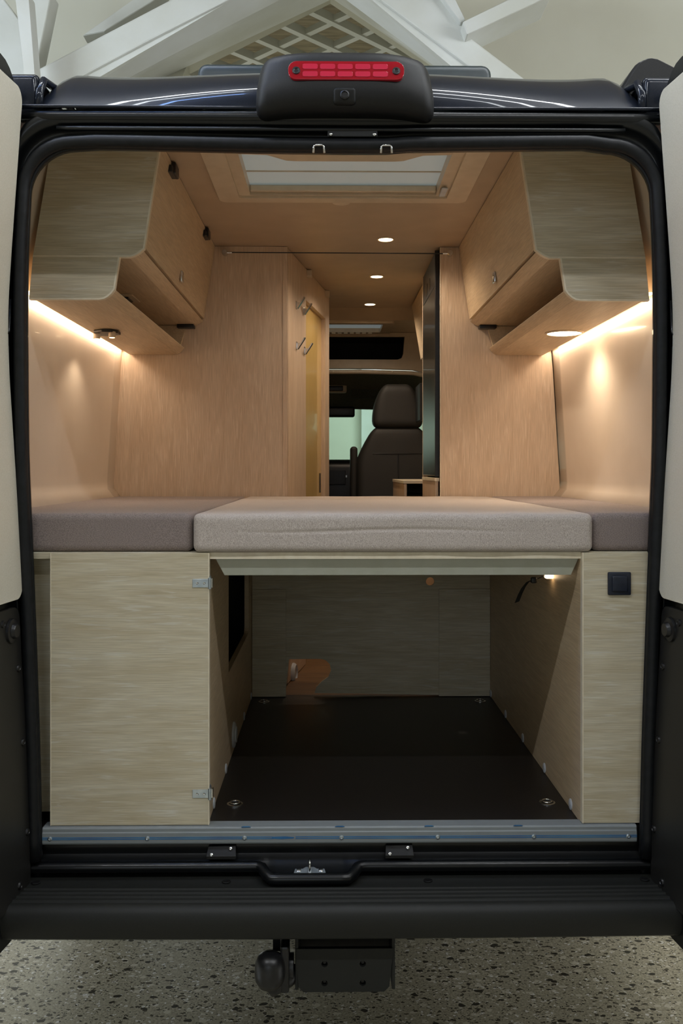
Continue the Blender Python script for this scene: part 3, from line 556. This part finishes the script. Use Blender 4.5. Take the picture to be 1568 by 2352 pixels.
# lower right cabinet
rc = thing('right_cabinet', 'pale oak cabinet under the right cushion with a dark switch', 'cabinet', (.7, .1, .57))
obj('front_panel', MB().box(.6045, .82, 0.0, .016, .5745, 1.2535), WX, rc, bevel=.0012)
obj('edge_band', MB().box(.6030, .6062, -.0008, .0165, .5745, 1.2535), M['edge'], rc)
obj('side_panel', MB().box(.603, .619, .0165, 1.36, .569, 1.2365), WY, rc)
sw = obj('switch', MB().rbox((.666, -.008, 1.147), (.724, .0, 1.205), .0035, (2, 1, 2)), M['navy'], rc, smooth='all', label='square dark blue rocker switch')
obj('rocker', MB().rbox((.675, -.0125, 1.156), (.715, -.004, 1.196), .004, (2, 1, 2)), M['navy'], sw, smooth='all')
# caps along the floor
for par, X, N_, ys in ((lc, -.336, 1, (.13, .415, 1.0, 1.30)), (rc, .603, -1, (.11, .41, .72, 1.02, 1.33))):
    for y in ys: obj('screw_cap', MB().lathe((X, y, .583), (N_, 0, 0), [(.0145, 0), (.0145, .002), (.012, .0038), (.004, .0045)], 18), M['cap'], par, smooth=True)
# back board of the load space
bk = thing('load_bay_board', 'dark oak back board of the load bay with notched corner', 'panel', (.13, 1.37, .57))
s1 = F/(1.36-CY)
def q(px, py): return ((px-757)/s1+CX, CZ+(1080-py)/s1)
notch = [q(722, 1590), q(727, 1576), q(739, 1564), q(754, 1553), q(760, 1538), q(757, 1524), q(748, 1515), q(738, 1512), q(664, 1512), q(656, 1590)]
o_ = [(-.335, .569), (-.335, 1.2365), (.602, 1.2365), (.602, .569)]
outer = [(-.335, 1.2365), (.602, 1.2365), (.602, .5705)]+[(x, max(z, .5705)) for x, z in notch]+[(-.335, .5705)]
obj('board', MB().plate((0, 1.362, 0), (1, 0, 0), (0, 0, 1), list(reversed(outer)), [circ(*q(987, 1335), .0165)], .015), WX, bk, label='board with round finger hole')
obj('cleat', MB().box(q(580, 0)[0], q(657, 0)[0], 1.340, 1.362, .570, q(0, 1352)[1]), WX, bk, bevel=.001)
obj('cleat', MB().box(q(1007, 0)[0], .602, 1.340, 1.362, .570, q(0, 1352)[1]), WX, bk, bevel=.001)
obj('upper_cleat', MB().box(-.335, q(622, 0)[0], 1.348, 1.3615, q(0, 1351)[1], 1.236), WX, bk, bevel=.001)
obj('upper_cleat', MB().box(q(1020, 0)[0], .602, 1.348, 1.3615, q(0, 1351)[1], 1.236), WX, bk, bevel=.001)
# tie-down rings
def ringthing(x, y, label, flat=False):
    t = thing('tie_down_ring', label, 'tie-down', (x, y, .568), 'load floor tie-downs')
    obj('ring_cup', MB().lathe((x, y, .5665), (0, 0, 1), [(.0215, 0), (.0215, .003), (.017, .0042), (.0155, .001), (.003, .001)], 26), M['chrome'], t, smooth=True)
    pts = [(x+.0125*math.cos(a), y+.0125*math.sin(a), .5725) for a in [2*math.pi*k/20 for k in range(20)]]
    obj('ring', MB().tube(pts, .0024, 8, closed=True), M['chrome'], t, smooth='all'); return t
rg = ringthing(-.283, .165, 'chrome tie-down ring in the black floor, front left')
dup(rg, (.553, .165, .568), 'chrome tie-down ring in the black floor, front right')
dup(rg, (-.283, 1.27, .568), 'chrome tie-down ring in the black floor, rear left by the board')
dup(rg, (.551, 1.27, .568), 'chrome tie-down ring in the black floor, rear right by the board')
# small lamp with strap on right inside
bl = thing('bay_lamp', 'small glowing lamp with black strap hanging under the bed base', 'lamp', at(1258, 1322, .31))
px_, py_, pz_ = at(1262, 1326, .31)
obj('lamp_lens', MB().rbox((px_-.012, .30, pz_-.004), (px_+.012, .32, pz_+.02), .004, (1, 1, 1)), M['lamp_small'], bl, smooth='all')
obj('lamp_body', MB().rbox((px_-.018, .295, pz_+.018), (px_+.008, .33, pz_+.03), .004, (1, 1, 1)), M['cap'], bl, smooth='all')
a_ = [at(1262, 1318, .31), at(1240, 1328, .31), at(1228, 1334, .31), at(1214, 1336, .31), at(1203, 1350, .31), at(1195, 1366, .31), at(1188, 1384, .31)]
mb = MB(); rows = [[(p[0]-.0055*k, p[1]+.004*k, p[2]-.003) , (p[0]+.0055*k, p[1]-.004*k, p[2]+.003)] for p, k in zip(a_, (.5, .5, .6, .9, 1, 1.05, 1.05))]
rows = [[Vector(r_[0]), Vector(r_[1]), Vector(r_[1])+Vector((0, .002, 0)), Vector(r_[0])+Vector((0, .002, 0))] for r_ in rows]
mb.grid(rows, True); obj('strap', mb, M['black'], bl, smooth=True)
obj('strap_knot', MB().rbox(tuple(Vector(a_[2])-Vector((.010, .004, .008))), tuple(Vector(a_[2])+Vector((.008, .008, .010))), .005, (1, 1, 1)), M['black'], bl, smooth='all')
# ---- overhead lockers
Y0, Y1 = .28, 1.545
def locker(s_):
    nm = 'left' if s_ < 0 else 'right'
    t = thing('overhead_locker', 'oak overhead locker above the %s cushion with open tray below%s' % (nm, ', reading spots underneath' if s_ < 0 else ', round lit lamp underneath'), 'locker', (s_*.7, .9, 1.94))
    def cs(pts): return [(s_*x, z) for x, z in pts]
    def P(name, pts, y0, y1, m, par=t, **k):
        mb = MB().plate((0, 0, 0), (1, 0, 0), (0, 0, 1), cs(pts), t=1); mb.v = [(x, y0 if abs(y) < 1e-6 else y1, z) for x, y, z in mb.v]; return obj(name, mb, m, par, **k)
    up = [(.502, 2.389), (.549, 2.079), (.556, 2.0735), (.566, 2.066), (.576, 2.0605), (.588, 2.057), (.857, 2.057), (.812, 2.33), (.797, 2.389)]
    lo = [(.618, 2.0555), (.632, 1.966), (.640, 1.955), (.650, 1.946), (.660, 1.9405), (.674, 1.938), (.868, 1.938), (.857, 2.0555)]
    P('end_panel', up, Y0, Y0+.016, WX); P('lower_end_panel', lo, Y0, Y0+.016, WX)
    def band(name, pts, y0=Y0-.0012, y1=Y0+.0165, r=.0023):
        mb = MB(); rows = []
        for i, p in enumerate(pts):
            a = Vector(pts[max(0, i-1)]); b = Vector(pts[min(len(pts)-1, i+1)]); d = (b-a).normalized(); n = Vector((-d.y, d.x))
            o1 = Vector(p)+n*r; o2 = Vector(p)-n*r; rows.append([(s_*o1.x, y0, o1.y), (s_*o2.x, y0, o2.y), (s_*o2.x, y1, o2.y), (s_*o1.x, y1, o1.y)])
        mb.grid(rows, True); mb.f += [(0, 1, 2, 3), tuple(len(mb.v)-k for k in (1, 2, 3, 4))]; return obj(name, mb, M['edge'], t, smooth=True)
    band('edge_band', up[:6]+[up[6]]); band('edge_band', lo[:7])
    # door
    dr = [(.505, 2.386), (.5508, 2.0875), (.5668, 2.0875), (.521, 2.386)]
    d = P('locker_door', dr, Y0+.0165, Y1-.03, WY, bevel=.001)
    hz = 2.126; hx = .5455-.0005
    hd = obj('handle', MB().rbox(tuple(Vector((min(s_*(hx-.010), s_*hx), .880, hz-.019))), tuple(Vector((max(s_*(hx-.010), s_*hx), .913, hz+.021))), .005, (1, 1, 1)), M['chrome'], d, smooth='all', label='small chrome push knob')
    if s_ < 0:
        for yy in (.49, 1.25):
            h_ = obj('stay_hinge', MB().rbox((s_*.520, yy-.035, 2.350), (s_*.500, yy+.03, 2.372), .004, (1, 1, 1)) if False else MB().rbox((-.522, yy-.040, 2.348), (-.498, yy+.036, 2.370), .004, (1, 1, 1)), M['black'], d, smooth='all', label='black stay hinge')
            obj('stay_arm', MB().rbox((-.505, yy-.015, 2.352), (-.492, yy+.05, 2.386), .004, (1, 1, 1)), M['black'], h_, smooth='all')
    P('top_rail', [(.522, 2.389), (.522, 2.375), (.79, 2.375), (.79, 2.389)], Y0+.0165, Y1, WY)
    P('fixed_end_strip', dr, Y1-.028, Y1, WY)
    P('bottom_rail', [(.5545, 2.078), (.561, 2.0725), (.571, 2.066), (.581, 2.061), (.592, 2.0575), (.60, 2.073), (.572, 2.079)], Y0+.0165, Y1, WY, smooth=True)
    P('bottom_board', [(.592, 2.0575), (.592, 2.073), (.848, 2.073), (.850, 2.0575)], Y0+.0165, Y1, WY)
    P('tray_board', [(.660, 1.9405), (.674, 1.938), (.855, 1.938), (.853, 1.952), (.676, 1.952), (.665, 1.955)], Y0+.0165, Y1, WY, bevel=0, smooth=True)
    P('tray_lip', [(.6325, 1.9655), (.641, 1.9545), (.651, 1.9455), (.6598, 1.9407), (.664, 1.955), (.656, 1.960), (.646, 1.972)], Y0+.0165, Y1, WY, smooth=True)
    band('tray_edge_band', [(.6325, 1.966), (.646, 1.9725)], Y0+.0165, Y1, .001)
    P('tray_back', [(.835, 1.953), (.845, 1.953), (.842, 2.0565), (.832, 2.0565)], Y0+.0165, Y1, WY)
    P('tray_end', [(.622, 2.056), (.646, 1.972), (.834, 1.953), (.832, 2.056)], Y1-.02, Y1, WY)
    obj('socket', MB().rbox((min(s_*.585, s_*.655), Y1-.055, 2.042), (max(s_*.585, s_*.655), Y1-.008, 2.0572), .004, (1, 1, 1)), M['black'], t, smooth='all', label='black socket under the locker')
    if s_ < 0:
        pl = obj('charger_plate', MB().box(-.775, -.700, .84, .98, 2.053, 2.0574), M['cream'], t, bevel=.002)
        obj('charger_socket', MB().box(-.757, -.718, .87, .95, 2.047, 2.0535), M['black'], pl, bevel=.004)
    # light strip in the gap at the wall
    obj('light_strip', MB().box(s_*.872, s_*.884, Y0+.02, Y1-.01, 1.958, 1.964), M['led'], t, label='warm light strip behind the tray')
    return t
for s_ in (-1, 1):
    locker(s_)
    l = area('strip_light', (s_*.8775, (Y0+Y1)/2, 1.954), (s_*.89, (Y0+Y1)/2, 1.2), .02, 1.25, 1.6, (1, .81, .63))
    l.rotation_euler = (0, s_*R(-6), 0)
# reading spots (left), round lamp (right)
rd = thing('reading_light', 'black reading light bar with two small cream spots under the left locker', 'lamp', (-.79, .87, 1.93))
obj('bar', MB().plate((0, 0, 1.937), (1, 0, 0), (0, 1, 0), [(-.835, .86), (-.80, .83), (-.765, .83), (-.752, .86), (-.752, .905), (-.79, .93), (-.835, .93)], t=-.010), M['black'], rd, bevel=.002)
for x, y in ((-.828, .878), (-.768, .845)):
    sp_ = obj('spot', MB().lathe((x, y, 1.930), (0, 0, -1), [(.011, 0), (.012, .003), (.012, .018), (.0105, .020)], 18), M['cream'], rd, smooth=True)
    obj('spot_lens', MB().lathe((x, y, 1.9095), (0, 0, -1), [(.009, 0), (.008, .001)], 18), M['lamp_small'], sp_)
def spotlight(loc, p, size=120, col=(1, .80, .60), rad=.03, blend=.6):
    l = bpy.data.lights.new('spot_beam', 'SPOT'); l.energy = p; l.spot_size = R(size); l.spot_blend = blend; l.color = col; l.shadow_soft_size = rad
    o = bpy.data.objects.new('spot_beam', l); C.objects.link(o); o.location = loc; return o
rl = thing('round_lamp', 'large round lit lamp on the underside of the right locker', 'lamp', (.784, .90, 1.938))
obj('lamp_rim', MB().lathe((.784, .90, 1.9379), (0, 0, -1), [(.066, 0), (.066, .003), (.06, .005), (.058, .003)], 32), M['cream'], rl, smooth=True)
obj('lamp_disc', MB().lathe((.784, .90, 1.9345), (0, 0, -1), [(.058, 0), (.055, .0012), (.02, .002)], 32), M['lamp'], rl, smooth=True)
spotlight((.784, .90, 1.925), 9, 150, rad=.05); spotlight((-.80, .87, 1.89), 1.5, 130, rad=.01)
for i, y in enumerate((1.42, 2.14, 2.89)):
    g = thing('ceiling_spot', ('small round ceiling spot, nearest, just before the curtain wire', 'small round ceiling spot, middle of the three beyond the wire', 'small round ceiling spot, farthest, before the front hatch')[i], 'lamp', (.195, y, ZC), 'ceiling spots in a row')
    obj('spot_rim', MB().lathe((.195, y, ZC), (0, 0, -1), [(.036, 0), (.036, .003), (.031, .005), (.029, .003)], 28), M['cream'], g, smooth=True)
    obj('spot_disc', MB().lathe((.195, y, ZC-.0034), (0, 0, -1), [(.028, 0), (.027, .001), (.01, .0016)], 28), M['lamp'], g, smooth=True)
    spotlight((.195, y, ZC-.012), (13, 13, 13)[i], 155, rad=.028)
# ---- skylight
sk_ = thing('skylight', 'large cream framed skylight with closed pale blind in the rear ceiling', 'skylight', (.015, .59, ZC))
fr = [(-.375, .335), (.405, .335), (.405, .845), (-.375, .845)]
obj('frame_trim', MB().plate((0, 0, ZC-.012), (1, 0, 0), (0, 1, 0), rrect(-.405, .435, .31, .875, .03), [list(reversed(rrect(-.335, .365, .33, .822, .008)))], .0125), M['cream'], sk_, bevel=.004, smooth=True)
obj('frame_inner', MB().plate((0, 0, ZC-.004), (1, 0, 0), (0, 1, 0), rrect(-.345, .375, .325, .832, .01), [list(reversed(rrect(-.298, .328, .34, .812, .004)))], .060), M['cream'], sk_, bevel=.002)
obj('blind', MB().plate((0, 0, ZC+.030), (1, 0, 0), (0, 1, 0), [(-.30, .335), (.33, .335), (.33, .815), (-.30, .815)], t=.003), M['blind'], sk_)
obj('blind_bar', MB().box(-.297, .327, .793, .811, ZC+.004, ZC+.024), M['cream'], sk_, bevel=.004)
obj('blind_pleat', MB().box(-.297, .327, .660, .663, ZC+.026, ZC+.030), M['cream'], sk_)
ct = [( -.262, .44), (-.262, .36), (.292, .36), (.292, .44)]
tn = [(-.245, .395), (.275, .395)]+[(.22, .425), (.19, .445), (.165, .452)]+[(-.135, .452), (-.16, .445), (-.19, .425)]
obj('latch_cover', MB().plate((0, 0, ZC-.010), (1, 0, 0), (0, 1, 0), [(-.30, .36), (.33, .36), (.33, .392)]+[(.245, .398), (.215, .425), (.19, .447), (.165, .452), (-.135, .452), (-.16, .447), (-.185, .425), (-.215, .398)]+[(-.30, .392)], t=.012), M['cream'], sk_, bevel=.003, smooth=True)
obj('blind_catch', MB().box(.335, .355, .70, .79, ZC-.015, ZC-.010), M['cap'], sk_, bevel=.002)
for s_ in (-1, 1):
    for k in range(4): obj('vent_slot', MB().box(.015+s_*(.265+k*.016)-.003, .015+s_*(.265+k*.016)+.003, .428, .434, ZC+.027, ZC+.0305), M['black'], sk_)
obj('ceiling_boss', MB().lathe((.01, .915, ZC), (0, 0, -1), [(.03, 0), (.03, .001), (.027, .002)], 24), M['cream'], sk_, smooth=True)
s2 = thing('front_skylight', 'smaller cream skylight over the cab with bright blind', 'skylight', (-.03, 3.35, 2.335))
obj('frame', MB().plate((0, 0, 2.322), (1, 0, 0), (0, 1, 0), rrect(-.42, .35, 3.15, 3.57, .02), [list(reversed(rrect(-.36, .285, 3.2, 3.51, .01)))], .025), M['cream'], s2, bevel=.003)
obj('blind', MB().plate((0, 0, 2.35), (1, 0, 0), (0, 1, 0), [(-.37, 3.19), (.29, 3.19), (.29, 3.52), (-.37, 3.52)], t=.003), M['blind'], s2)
for k in range(16): obj('louvre', MB().box(-.36+k*.038, -.335+k*.038, 3.515, 3.53, 2.314, 2.322), M['edge'], s2)
# ---- partitions at the foot of the bed
YP = 1.55
def part_pts(s_, inner): return [(s_*inner, .57)]+[(s_*.93, .57)]+[(s_*(WL(z)-.003), z) for z in [1.2+i*1.19/24 for i in range(25)]]+[(s_*inner, 2.388)]
for s_, inn, lab, nm in ((-1, .205, 'wide oak partition left of the passage behind the bed', 'left'), (1, .428, 'narrower oak partition right of the passage beside the fridge', 'right')):
    pt = thing('partition', lab, 'partition', (s_*.6, YP, .57))
    obj('panel', MB().plate((0, YP, 0), (1, 0, 0), (0, 0, 1), part_pts(s_, inn), t=.018*(-1)), WZ, pt)
    pt.children[0].data.transform  # keep
    obj('edge_post', MB().box(s_*inn, s_*(inn+(.022 if s_ < 0 else .004)), YP-.0015, YP+.019, .57, 2.388), M['edge'] if s_ > 0 else WZ, pt, bevel=.002)
# curtain wire
cw = thing('curtain_wire', 'thin dark curtain wire stretched across the passage', 'wire', (0, 1.52, 2.355))
obj('wire', MB().tube([(-.455, 1.515, 2.356), (.04, 1.515, 2.3545), (.458, 1.515, 2.353)], .0022, 6), M['black'], cw)
for x in (-.462, .466):
    e = obj('wire_holder', MB().lathe((x, 1.50, 2.355), (0, 1, 0), [(.010, 0), (.012, .004), (.012, .03), (.009, .048)], 18), M['chrome'], cw, smooth=True)
    obj('wire_clamp', MB().tube([(x, 1.515, 2.355), (x-.03*(1 if x > 0 else -1), 1.515, 2.355)], .006, 10), M['chrome'], e, smooth=True)
# ---- bathroom wall, slanted along the passage
W0 = Vector((-.205, 1.57, 0)); W1 = Vector((-.033, 2.615, 0)); wd = (W1-W0).normalized(); wl = (W1-W0).length; wn_ = Vector((wd.y, -wd.x, 0))
bt = thing('bathroom_wall', 'slanted oak bathroom wall with a glossy door along the left of the passage', 'wall unit', (-.15, 2.0, .57))
dd0, dd1 = .405, .94
obj('wall_panel', MB().plate(W0+Vector((0, 0, .568)), wd, (0, 0, 1), [(0, 0), (dd0, 0), (dd0, 1.82), (0, 1.82)], t=-.03), WZ, bt, bevel=.002)
obj('door_frame', MB().plate(W0+Vector((0, 0, .568)), wd, (0, 0, 1), [(dd0+.001, 1.82), (dd0+.001, 1.675), (dd1, 1.675), (dd1, 0), (wl, 0), (wl, 1.82)], t=-.03), WZ, bt, bevel=.002)
bd = obj('bathroom_door', MB().plate(W0-wn_*.022+Vector((0, 0, .568)), wd, (0, 0, 1), [(dd0-.02, 0), (dd1+.03, 0), (dd1+.03, 1.70), (dd0-.02, 1.70)], t=-.02), M['warmwall'], bt, label='glossy yellowish bathroom door')
obj('door_handle', MB().box(-.08, -.072, 2.46, 2.475, 1.33, 1.44) if False else MB().plate(W0-wn_*.030+Vector((0, 0, 0)), wd, (0, 0, 1), [(dd1-.055, 1.345), (dd1-.035, 1.345), (dd1-.035, 1.445), (dd1-.055, 1.445)], t=.012), M['black'], bd, bevel=.002)
for a in (.0, .5): obj('corner_clip', MB().rbox(tuple(W0+wd*(.42+a)+Vector((-.004, 0, 2.355))), tuple(W0+wd*(.46+a)+Vector((.018, 0, 2.386))), .004, (1, 1, 1)), M['cream'], bt, smooth='all')
obj('end_wall', MB().box(-.90, -.036, 2.60, 2.617, .568, 2.388), WZ, bt)
dv = Vector(((672-757)/F, 1, (1080-1545)/F)); o = Vector((CX, CY, CZ)); t_ = (W0-o).dot(wn_)/dv.dot(wn_); p_ = o+dv*t_
obj('low_vent', MB().lathe(p_, wn_, [(.042, 0), (.042, .008), (.034, .016), (.030, .010), (.012, .010)], 26), M['cap'], bt, smooth=True, label='small round vent near the floor')
# hooks
hk = []
for px, py in ((679, 699), (696, 713), (680, 792), (698, 804)):
    # intersect view ray with slanted wall
    dv = Vector(((px-757)/F, 1, (1080-py)/F)); o = Vector((CX, CY, CZ)); t_ = (W0-o).dot(wn_)/dv.dot(wn_); hk.append(o+dv*t_)
labs = ('upper chrome coat hook nearer the partition', 'upper chrome coat hook nearer the bathroom door', 'lower chrome coat hook nearer the partition', 'lower chrome coat hook nearer the bathroom door')
def hook(p, lab):
    t = thing('coat_hook', lab, 'hook', tuple(p), 'coat hooks on the bathroom wall')
    obj('hook_plate', MB().plate(p+wd*-.010+Vector((0, 0, -.022)), wd, (0, 0, 1), rrect(0, .020, 0, .036, .004, 3), t=.004), M['chrome'], t, bevel=.001)
    pts = [p+wn_*.006+Vector((0, 0, -.020)), p+wn_*.018+Vector((0, 0, -.002)), p+wn_*.034+Vector((0, 0, .022)), p+wn_*.038+Vector((0, 0, .030))]
    rows = [[q_-wd*.010-wn_*.003, q_+wd*.010-wn_*.003, q_+wd*.010+wn_*.003, q_-wd*.010+wn_*.003] for q_ in pts]
    obj('hook_bracket', MB().hexa([p-wd*.003+Vector((0, 0, -.02)), p+wd*.003+Vector((0, 0, -.02)), p+wd*.003+Vector((0, 0, .008)), p-wd*.003+Vector((0, 0, .008)), p-wd*.003+wn_*.012+Vector((0, 0, -.014)), p+wd*.003+wn_*.012+Vector((0, 0, -.014)), p+wd*.003+wn_*.024+Vector((0, 0, .008)), p-wd*.003+wn_*.024+Vector((0, 0, .008))]), M['chrome'], t)
    obj('hook_arm', MB().grid(rows, True).add([*rows[0]], [(0, 1, 2, 3)]).add([*rows[-1]], [(0, 1, 2, 3)]), M['chrome'], t, smooth=True); return t
h0 = hook(hk[0], labs[0])
for p, lab in zip(hk[1:], labs[1:]): dup(h0, tuple(p), lab)
# ---- fridge
fg = thing('fridge', 'tall dark fridge with control strip along the right of the passage', 'fridge', (.6, 1.8, 1.4))
obj('fridge_body', MB().box(.432, .90, 1.57, 2.10, 1.43, 2.38), M['black'], fg, bevel=.004)
obj('fridge_door', MB().box(.412, .432, 1.585, 2.095, 1.436, 2.235), M['fridge'], fg, bevel=.003)
obj('door_edge', MB().box(.410, .4325, 1.571, 1.584, 1.432, 2.38), M['black'], fg, bevel=.002)
cp = obj('control_panel', MB().box(.414, .432, 1.586, 2.095, 2.24, 2.378), M['black'], fg, bevel=.002)
for y in (1.80, 1.92): obj('display', MB().box(.4125, .415, y, y+.05, 2.26, 2.31), M['fridge'], cp)
k1 = thing('kitchen_unit', 'oak kitchen unit with open cubbyholes below the fridge', 'cabinet', (.5, 2.3, .57))
def cubby(x0, x1, y0, y1, z1, par):
    obj('top_board', MB().box(x0-.004, x1, y0-.004, y1, z1-.014, z1), M['edge'], par, bevel=.001)
    obj('side_board', MB().box(x1-.016, x1, y0, y1, .57, z1-.014), WZ, par); obj('side_board', MB().box(x0, x0+.012, y0, y1, .57, z1-.014), WZ, par)
    obj('drawer_front', MB().box(x0+.012, x1-.016, y0, y0+.016, .60, z1-.075), WX, par, bevel=.001); obj('cubby_shelf', MB().box(x0+.012, x1-.016, y0+.002, y1, z1-.089, z1-.075), WY, par)
    obj('cubby_back', MB().box(x0+.012, x1-.016, y1-.02, y1, z1-.075, z1-.014), WX, par)
cubby(.412, .90, 1.571, 2.10, 1.428, k1); cubby(.325, .90, 2.12, 2.9, 1.41, k1)
obj('cubby_wall', MB().box(.412, .90, 2.101, 2.118, .57, 2.38), WZ, k1)
obj('upper_cupboard', MB().hexa([(.43, 2.12, 2.38), (.9, 2.12, 2.38), (.9, 2.9, 2.38), (.43, 2.9, 2.38), (.48, 2.12, 2.08), (.9, 2.12, 2.08), (.9, 2.9, 2.08), (.48, 2.9, 2.08)]), WY, k1)
obj('screen', MB().box(.455, .475, 2.7, 2.95, 1.73, 1.93), M['black'], k1, bevel=.003, label='black screen edge beside the fridge')
# ---- cab
YS = 3.60
ch = obj('cab_shelf', MB().plate((0, YS, 0), (1, 0, 0), (0, 0, 1), [(-.93, 2.10), (-.93, 2.335), (.93, 2.335), (.93, 2.05), (.66, 2.05), (.5, 2.095), (.2, 2.105), (-.3, 2.105)], [[(-.45, 2.163), (-.45, 2.308), (.445, 2.308), (.436, 2.20), (.425, 2.172), (.40, 2.163)]], -.03), M['cream'], van, bevel=.004, label='cream overhead shelf across the cab')
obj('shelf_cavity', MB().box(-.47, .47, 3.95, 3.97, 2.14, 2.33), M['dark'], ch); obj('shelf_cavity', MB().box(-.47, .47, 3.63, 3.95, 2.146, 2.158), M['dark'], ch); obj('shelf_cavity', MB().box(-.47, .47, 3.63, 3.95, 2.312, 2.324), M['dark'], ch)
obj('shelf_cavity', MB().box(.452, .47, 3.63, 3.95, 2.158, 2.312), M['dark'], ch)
obj('grab_lip', MB().tube([(-.9, 3.60, 2.09), (-.3, 3.58, 2.082), (.2, 3.58, 2.082), (.5, 3.585, 2.074), (.62, 3.60, 2.05), (.72, 3.63, 2.0)], .014, 10), M['cream'], ch, smooth='all')
for px in (765, 900): x = (px-757)/361+CX; obj('lip_screw', MB().lathe((x, 3.567, 2.083), (0, -1, 0), [(.007, 0), (.006, .003)], 12), M['edge'], ch)
rows = [[(x, y, z-.05*(x/.8)**2) for x in (-.9, -.6, -.3, 0, .3, .6, .9)] for y, z in ((3.62, 2.095), (3.8, 2.07), (4.05, 2.02), (4.3, 1.93), (4.36, 1.900))]
obj('cab_headliner', MB().grid(rows), noise_col(mat('cab_headliner_cloth', s2l(120, 118, 98), .9), 90, s2l(112, 110, 90), s2l(126, 124, 104)), van, smooth='all')
obj('sun_visor', MB().rbox((.115, 4.08, 1.955), (.55, 4.11, 2.045), .012, (4, 1, 2), fn=lambda q: Vector((q.x, q.y+(2.045-q.z)*1.1-.06, q.z))), noise_col(mat('visor_cloth', s2l(84, 86, 70), .9), 90, s2l(78, 80, 64), s2l(90, 92, 76)), van, smooth='all')
obj('roof_console', MB().rbox((-.2, 3.98, 1.985), (.085, 4.06, 2.045), .015, (2, 1, 1)), M['cream'], van, smooth='all')
obj('console_switches', MB().rbox((-.15, 3.972, 1.995), (.06, 3.99, 2.03), .006, (2, 1, 1)), M['black'], van, smooth='all')
obj('rear_view_mirror', MB().rbox((-.12, 4.18, 1.83), (.145, 4.23, 1.905), .016, (3, 1, 2)), M['black'], van, smooth='all', label='black interior mirror at the windscreen')
obj('windscreen', MB().hexa([(-.86, 4.38, 1.905), (.86, 4.38, 1.905), (.86, 4.40, 1.915), (-.86, 4.40, 1.915), (-.9, 4.85, 1.40), (.9, 4.85, 1.40), (.9, 4.87, 1.41), (-.9, 4.87, 1.41)]), M['glass'], van, label='green tinted windscreen')
obj('scuttle', MB().box(-.95, .95, 4.80, 5.2, .5, 1.42), M['black'], van, bevel=.03)
dash = obj('dashboard', MB().rbox((-.86, 4.15, .75), (.86, 4.80, 1.535), .06, (4, 3, 3)), M['black'], van, smooth='all')
obj('dash_trim', MB().box(.02, .09, 4.14, 4.148, 1.41, 1.425), M['zinc'], dash); obj('dash_screen', MB().rbox((-.12, 4.135, 1.36), (.08, 4.15, 1.46), .004, (1, 1, 1)), M['black'], dash)
obj('steering_wheel', MB().tube([(-.38+.19*math.cos(a), 4.0+.05*math.sin(a), 1.35+.18*math.sin(a)) for a in [2*math.pi*k/28 for k in range(28)]], .015, 10, closed=True), M['black'], van, smooth='all')
for s_ in (-1, 1):
    obj('cab_pillar', MB().beam((s_*.88, 4.40, 1.92), (s_*.94, 4.85, 1.40), .07, .06), M['cream'], van)
    obj('cab_side', MB().box(s_*.93, s_*.95, 3.6, 4.8, .5, 1.45), M['dark'], van); obj('cab_side_top', MB().box(s_*.90, s_*.93, 3.6, 4.4, 1.9, 2.33), M['dark'], van)
    obj('side_window', MB().box(s_*.925, s_*.932, 3.62, 4.5, 1.45, 1.9), M['glass'], van)
def seat(cx, lab, arm):
    t = thing('cab_seat', lab, 'seat', (cx, 3.3, .6))
    def tap(q):
        z = q.z; k = 1.0 if z < 1.50 else 1-.42*((z-1.50)/.21)**1.35
        return Vector((cx+(q.x-cx)*k, q.y+.12*(z-1.2), z))
    sb = obj('backrest', MB().rbox((cx-.245, 3.10, 1.02), (cx+.245, 3.23, 1.72), .05, (8, 2, 14), fn=tap), M['seatleather'], t, smooth='all')
    obj('back_seam', MB().tube([(cx, 3.098+.12*(z-1.2), z) for z in (1.05, 1.3, 1.555)], .004, 6), M['black'], sb)
    obj('back_seam', MB().tube([(cx-.15, 3.100+.12*.36, 1.557), (cx, 3.098+.12*.36, 1.557), (cx+.15, 3.100+.12*.36, 1.557)], .003, 6), M['black'], sb)
    def hd(q):
        z = q.z; k = 1-.46*max(0, (z-1.74)/.23)**2.2
        return Vector((cx+(q.x-cx)*k, q.y+.12*(z-1.2), z))
    obj('headrest', MB().rbox((cx-.150, 3.09, 1.705), (cx+.150, 3.20, 1.972), .045, (8, 2, 10), fn=hd), M['seatleather'], t, smooth='all')
    obj('seat_cushion', MB().rbox((cx-.25, 3.2, .95), (cx+.25, 3.75, 1.10), .05, (3, 3, 2)), M['seatleather'], t, smooth='all')
    obj('seat_base', MB().box(cx-.2, cx+.2, 3.22, 3.7, .566, .95), M['black'], t, bevel=.02)
    obj('armrest', MB().rbox((cx+arm*.258-.022, 3.16, 1.15), (cx+arm*.258+.022, 3.24, 1.60), .02, (1, 1, 3)), M['seatleather'], t, smooth='all')
seat(.370, 'dark fabric cab seat with headrest at the end of the passage', -1)
seat(-.38, 'dark fabric cab seat hidden mostly by the bathroom wall', 1)
